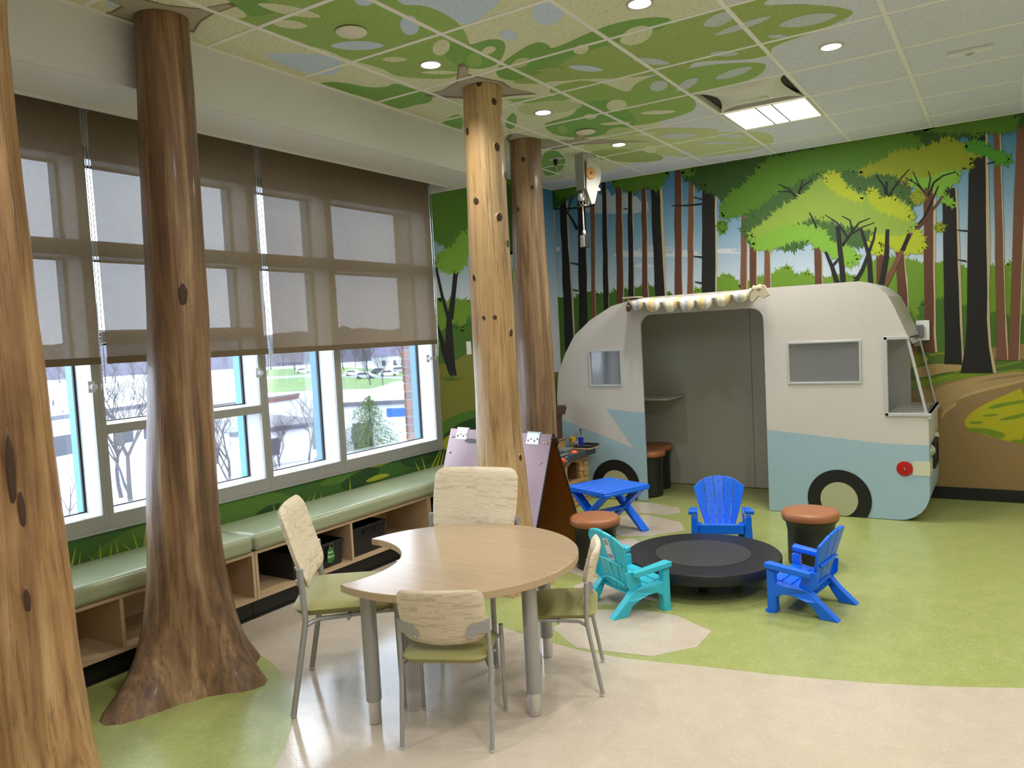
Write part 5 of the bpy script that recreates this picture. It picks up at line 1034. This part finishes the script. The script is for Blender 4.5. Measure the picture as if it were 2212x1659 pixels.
# awning
k = N('awning_stripe'); k.pr(.8); tc = k.n('TexCoord'); sp_ = k.n('SeparateXYZ'); k.l(tc.outputs['Object'], sp_.inputs[0]); mu = k.n('Math', operation='MULTIPLY'); mu.inputs[1].default_value = 4.6; k.l(sp_.outputs['X'], mu.inputs[0]); fr_ = k.n('Math', operation='FRACT'); k.l(mu.outputs[0], fr_.inputs[0])
k.col(k.ramp(fr_.outputs[0], [(0,A(240,232,206)),(.16,A(252,250,242)),(.22,A(236,206,140)),(.42,A(200,196,190)),(.52,A(246,240,224)),(.70,A(186,190,204)),(.84,A(232,210,160)),(.94,A(250,248,240))], 'CONSTANT')); m_awn = k.m
aw = MB(); n = 70; X0, X1 = -2.75, -1.70; rows = []
for i in range(n+1):
    s = i/n; x = X0+(X1-X0)*s; sag = .075*math.sin(PI*min(1,s*1.0))**.8; ztop = 1.785+.012*s-sag*.55; yo = PY-.13+.03*math.cos(2*PI*s*3)*.3
    sc = abs(math.sin(PI*7*s)); zb = ztop-.015-.075*sc**.7-.012*math.sin(PI*s)
    rows.append([(x,PY-.006,1.79+.004*s-.012*math.sin(PI*s)),(x,PY-.07,1.795-sag*.35),(x,yo,ztop),(x,yo-.012,ztop-.015),(x,yo-.006+.008*math.cos(PI*14*s),zb)])
aw.add([p for r in rows for p in r], [(i*5+j,(i+1)*5+j,(i+1)*5+j+1,i*5+j+1) for i in range(n) for j in range(4)]); awo = aw.build('awning', m_awn, t, 60); sd = awo.modifiers.new('thick','SOLIDIFY'); sd.thickness = .002
m_dk = plain('awning_bracket', A(92,80,62), .6); m_cr = plain('rolled_canvas', A(188,178,148), .8)
MB().beam((-2.765,PY-.005,1.78),(-2.75,PY-.14,1.70),.03,.05).build('awning_bracket', m_dk, awo, bevel=.004); MB().box(-2.80,-2.66,PY-.14,PY-.0,1.792,1.804).build('awning_bracket', m_cr, awo, bevel=.003)
rl = MB(); rl.tube([(-1.70+.03*k, PY-.10+.01*(k % 2), 1.80-.012*(k % 2)) for k in range(4)], [.028,.03,.03,.026], 10)
rl.plate([(-1.72,1.80),(-1.60,1.82),(-1.56,1.74),(-1.61,1.715),(-1.645,1.735),(-1.69,1.69),(-1.715,1.70)], lambda a, b: (a,PY-.12,b), (0,.03,0)); rl.build('rolled_end', m_cr, awo, bevel=.003)
p = Py(1995,713,BY); o = thing('wall_bracket', 'small white wall box behind the camper roof', 'wall box', (p.x,BY-.006,p.z)); MB().box(-.055,.045,-.014,0,-.085,.08).build('back_plate', m_white, o, bevel=.004); MB().box(-.075,.005,-.05,-.014,-.06,.045).build('cover', m_gry, o, bevel=.006); MB().box(-.07,-.02,-.055,-.02,-.13,-.06).build('lever', m_ivory, o, bevel=.006)

# ================================================================== OUTSIDE THE WINDOWS (the room is on an upper floor)
GZ = -6.0
m_gnd = plain('pale_asphalt', A(150,152,160), .9, grain=.1, gs=.6); m_lawn = plain('lawn', A(76,104,44), .9, grain=.2, gs=.5); m_road = plain('road', A(120,124,132), .9); m_rw = plain('roof_white', A(240,240,240), .8); m_rg = plain('roof_grey', A(78,80,90), .9, grain=.1, gs=2); m_rdb = plain('roof_brown', A(84,50,48), .9); m_wallw = plain('wall_pale', A(196,198,206), .8); m_wd = plain('dark_opening', A(54,56,66), .6); m_bst = plain('blue_stripe', A(16,84,170), .6); m_hr = plain('house_roof', A(92,88,108), .9); m_tealr = plain('teal_roof', A(96,134,146), .8)
ground = MB().box(-420,-4.9,-120,420,GZ-.2,GZ).build('ground', m_gnd); tag(ground, 'pale paved ground outside the windows', kind='structure')
def gp(u, v, z=GZ): return Pz(u, v, z)
def ground_patch(px, m, name, label, z=.03):
    o = MB().plate([(gp(u,v).x, gp(u,v).y) for u, v in px], lambda a, b: (a,b,GZ+.005), (0,0,z)).build(name, m, None); tag(o, label, kind='structure'); return o
ground_patch([(560,800),(700,792),(900,800),(960,806),(960,836),(700,842),(560,850)], m_lawn, 'lawn', 'green lawn beyond the flat roofs')
ground_patch([(560,815),(700,808),(960,818),(960,822),(700,813),(560,821)], m_road, 'road', 'pale road across the lawn', .06)
def block(name, label, cat, fpx, z, depth, roofm, wallm, par=.25, group=None):
    """flat-roofed building: fpx = two pixels of the near roof edge at height z, depth away from us"""
    a, b = Pz(*fpx[0], z), Pz(*fpx[1], z); c = (a+b)/2; d = b-a; w = d.length; rz = math.atan2(d.y, d.x); n = Vector((-d.y,d.x,0)).normalized()
    if n.dot(c.to_2d().to_3d()) < 0: rz += PI
    t = thing(name, label, cat, (c.x,c.y,GZ), rz, group); hh = z-GZ
    MB().box(-w/2,w/2,0,depth,0,hh-.02).build('walls', wallm, t); MB().box(-w/2-.2,w/2+.2,-.2,depth+.2,hh-.02,hh+.02).build('roof', roofm, t)
    MB().box(-w/2-.2,w/2+.2,-.25,-.18,hh-.25,hh+.05).build('fascia', m_rg, t); return t, w, hh
b1, w, hh = block('flat_roof_building', 'long white flat-roofed building with a blue stripe', 'building', ((700,872),(1000,858)), -2.6, 24, m_rw, m_wallw)
MB().box(-w*.05,w/2,-.06,.0,hh-1.15,hh-.55).build('stripe', m_bst, b1)
for x in (-8,-5.5,-3,2): MB().box(x,x+1.4,-.06,0,0,1.9).build('doorway', m_wd, b1)
b2, w, hh = block('flat_roof_building', 'grey-roofed low building left of the white one', 'building', ((500,935),(715,908)), -3.6, 9, m_rg, m_wallw)
for x in (-6,-2,2,5): MB().box(x,x+1.6,-.06,0,.6,1.7).build('doorway', m_wd, b2)
b3, w, hh = block('flat_roof_building', 'white-roofed building seen past the large trunk', 'building', ((420,880),(640,850)), -3.0, 18, m_rw, m_wallw)
MB().box(-w/2,w/2,-.3,-.26,hh-.5,hh-.1).build('stripe', m_rdb, b3)
b4, w, hh = block('flat_roof_building', 'white building behind the leftmost trunk', 'building', ((40,910),(330,870)), -2.4, 16, m_rw, m_wallw)
for x in (-7,-4,-1,2,5): MB().box(x,x+1.8,-.06,0,.8,2.2).build('doorway', m_wd, b4)
b5, w, hh = block('flat_roof_building', 'distant teal-roofed shed under the blinds', 'building', ((790,768),(900,764)), -4.0, 30, m_tealr, m_wallw)
# gabled house
hp = gp(850,800); t = thing('gabled_house', 'small white house with a dark gable roof in the distance', 'house', (hp.x,hp.y,GZ), math.radians(35)); s = 1.0
MB().box(-5,5,-4,4,0,4).build('walls', m_wallw, t); MB().add([(-5.4,-4.4,3.9),(5.4,-4.4,3.9),(5.4,4.4,3.9),(-5.4,4.4,3.9),(-5.4,0,7.4),(5.4,0,7.4)], [(0,1,5,4),(2,3,4,5),(0,4,3),(1,2,5),(0,3,2,1)]).build('roof', m_hr, t)
MB().add([(-5.45,-3.9,3.9),(-5.45,3.9,3.9),(-5.45,0,7.0)], [(0,1,2)]).build('gable', m_wallw, t)
for x in (-2.5,.5,2.5): MB().box(x,x+1,-4.05,-4,1.4,2.8).build('window', m_wd, t)
# parked cars
m_car = [plain('car_white', A(226,228,232), .3), plain('car_dark', A(60,64,74), .3), plain('car_silver', A(160,164,172), .3)]
def car(u, v, rz, ci, label):
    p = gp(u, v); t = thing('parked_car', label, 'car', (p.x,p.y,GZ+.05), rz, 'cars parked on the far lawn road'); o = [(-2.1,.25),(2.1,.25),(2.15,.7),(1.2,.85),(.6,1.4),(-1.2,1.4),(-2.0,.85)]
    MB().plate(o, lambda a, b: (a,-.85,b), (0,1.7,0)).build('body', m_car[ci], t, bevel=.08); MB().plate([(1.0,.87),(.52,1.3),(-1.1,1.3),(-1.7,.87)], lambda a, b: (a,-.87,b), (0,1.74,0)).build('windows', m_wd, t)
    for x in (-1.35,1.35): MB().lathe([(.001,-.9),(.32,-.9),(.32,.9),(.001,.9)], 14, (x,0,.3), 'y').build('wheel', m_tyre, t)
for i, (u, v, c) in enumerate(((765,812,0),(790,818,2),(822,808,1),(840,813,0),(864,805,2),(655,806,0))): car(u, v, .3+.1*i, c, ['white car farthest left on the lawn road','silver car beside the first white car','dark car left of the house','white car in front of the house','silver car against the brick pier','white car seen through the narrow window'][i])
# boxy white trailer and sign by the left window
p = gp(122,985); t = thing('cargo_trailer', 'white equipment trailer parked behind the leftmost trunk', 'trailer', (p.x,p.y,GZ), .6); MB().box(-3,3,-1.1,1.1,.5,2.0).build('box', m_wallw, t); MB().box(-3.05,3.05,-1.15,-1.1,.9,1.4).build('rail', m_rg, t)
for x in (-1.0,0): MB().lathe([(.001,-1.15),(.4,-1.15),(.4,-1.0),(.001,-1.0)], 14, (x,0,.4), 'y').build('wheel', m_tyre, t)
p = gp(118,905); t = thing('sign_post', 'round white sign on a post behind the leftmost trunk', 'sign', (p.x,p.y,GZ), -.6); MB().box(-.12,.12,-.12,.12,0,2.4).build('post', m_rg, t); MB().lathe([(.001,-.1),(.75,-.1),(.75,.1),(.001,.1)], 20, (0,-.15,2.9), 'y').build('disc', m_rw, t)
# bare trees
m_bk = plain('bare_bark', A(62,58,60), .9); m_tw = plain('twigs_haze', A(78,70,74), .95)
def bare_tree(seed, levels, spread=.55, n=3):
    rnd = random.Random(seed); mb = MB()
    def grow(p, d, L, r, lv):
        k = 3 if lv > 1 else 2; pts = [p]; q = p; dd = d
        for i in range(k): dd = (dd+Vector((rnd.uniform(-.16,.16), rnd.uniform(-.16,.16), rnd.uniform(-.02,.12)))).normalized(); q = q+dd*L/k; pts.append(q)
        mb.tube(pts, [r*(1-.35*i/k) for i in range(k+1)], 6 if lv > levels-2 else 3, False)
        if lv == 0: return
        for i in range(n if lv < levels else n+1):
            a = rnd.uniform(0,2*PI); nd = (dd+Vector((math.cos(a),math.sin(a),rnd.uniform(-.1,.5)))*spread*rnd.uniform(.7,1.4)).normalized(); base = pts[-1] if i < 2 else pts[rnd.randint(1,k)]
            grow(base, nd, L*rnd.uniform(.58,.82), r*.58, lv-1)
    grow(Vector((0,0,0)), Vector((0,0,1)), 1.0, .05, levels); return mb
tproto = []
for s in (3, 8, 21):
    mb = bare_tree(s, 6, .62); me_o = mb.build('bare_tree', m_bk, None, 40); tproto.append(me_o)
bush = bare_tree(40, 5, .8, 3).build('bare_shrub', m_tw, None, 40)
def place(proto, u, v, H, label, cat, rz, first=False, z=GZ, group=None, name=None):
    p = gp(u, v, z); o = proto if first else proto.copy()
    if not first: C.objects.link(o)
    if name: o.name = name
    zz = max(q[2] for q in proto.bound_box); o.location = (p.x,p.y,z); o.scale = (H/zz,)*3; o.rotation_euler = (0,0,rz); tag(o, label, cat, group); return o
near = [(0,285,1110,8.2,'big bare tree seen through the window with cross bars'), (1,262,1075,7.0,'forked bare tree left of the large trunk'), (2,500,1075,6.4,'bare tree just right of the large trunk'), (0,668,1035,5.2,'slender bare tree in the narrow window'), (1,130,1000,5.6,'bare tree between the leftmost trunk and the first window jamb'), (2,604,1010,4.0,'small bare tree at the left of the narrow window'), (0,800,832,7.6,'dark bare tree on the lawn in front of the house'), (1,828,834,6.0,'twin bare tree beside the one on the lawn')]
used = set()
for i, (k, u, v, H, l) in enumerate(near): place(tproto[k], u, v, H, l, 'tree', i*1.3, k not in used, group='bare trees outside'); used.add(k)
for i in range(16): place(tproto[i % 3], 560+i*26, 806-(i % 3)*7, 9.5+(i*7 % 4), 'hazy bare tree in the far wood line', 'tree', i*2.1, group='far wood line')
for i in range(7): place(tproto[i % 3], 90+i*40, 835-(i % 3)*8, 9+(i % 3), 'hazy bare tree in the wood line beyond the white building', 'tree', i*1.7, group='wood line on the left')
for i, (u, v, H, l) in enumerate(((150,1120,2.6,'low bare shrub below the first window'), (545,1100,1.6,'bare shrub at the foot of the tree right of the large trunk'), (610,1050,2.6,'bare shrub at the foot of the narrow window trees'))): place(bush, u, v, H, l, 'shrub', i, i == 0, group='bare shrubs outside')
# wooded ridge closing the view
k = N('far_wood'); k.pr(1, 0, 0); k.col(k.mix(k.noise(k.coord((.25,.25,.18)), 1.0, 8, .8), A(52,52,62), A(104,102,114))); m_far = k.m
mb = MB(); nn = 160; R0 = 330; V = []
for i in range(nn+1):
    a = math.radians(80+ i*(105/nn)); hgt = 13.5+2.5*noise.noise((i*.2,0,0))+2.0*noise.noise((i*.9,5,0)); V += [(R0*math.cos(a), R0*math.sin(a), GZ), (R0*1.02*math.cos(a), R0*1.02*math.sin(a), GZ+hgt)]
for i in range(nn+1): V += [(R0*1.25*math.cos(math.radians(80+i*(105/nn))), R0*1.25*math.sin(math.radians(80+i*(105/nn))), GZ)]
mb.add(V, [(2*i,2*i+2,2*i+3,2*i+1) for i in range(nn)]+[(2*i+1,2*i+3,2*(nn+1)+i+1,2*(nn+1)+i) for i in range(nn)]); o = mb.build('wooded_ridge', m_far); tag(o, 'hazy wooded ridge closing the view', kind='structure')
# evergreen under the last window
m_ev = plain('evergreen_needles', A(82,104,52), .9, grain=.35, gs=3); rnd = random.Random(5); p = gp(805,1010); t = thing('evergreen_tree', 'drooping green conifer below the last window', 'tree', (p.x,p.y,GZ)); tip = 4.3
MB().tube([(0,0,0),(.05,0,2),(0,.05,tip)], [.16,.1,.02], 8).build('trunk', m_bk, t, 40)
fo = MB()
for i in range(130):
    z = .6+(tip-.5)*(i/130); L = (1-(i/130)**2.2)*2.3*rnd.uniform(.45,1.15)+.2; a = i*2.399; d = Vector((math.cos(a),math.sin(a),0)); pts = [Vector((0,0,z))+d*L*q+Vector((0,0,.25*L*q-.55*L*q*q)) for q in (0,.35,.7,1)]
    fo.tube(pts, [.02,.018,.012,.005], 4)
    for q in range(26):
        f = rnd.uniform(.15,1); b = pts[0].lerp(pts[-1], f)+Vector((0,0,.12*L*f*(1-f)*4*.5)); e = b+Vector((rnd.uniform(-.2,.2),rnd.uniform(-.2,.2),rnd.uniform(-.26,.02))); s_ = Vector((rnd.uniform(-1,1),rnd.uniform(-1,1),0)).normalized()*.028
        fo.add([b-s_, b+s_, e], [(0,1,2)])
fo.build('needle_foliage', m_ev, t)['kind'] = 'stuff'
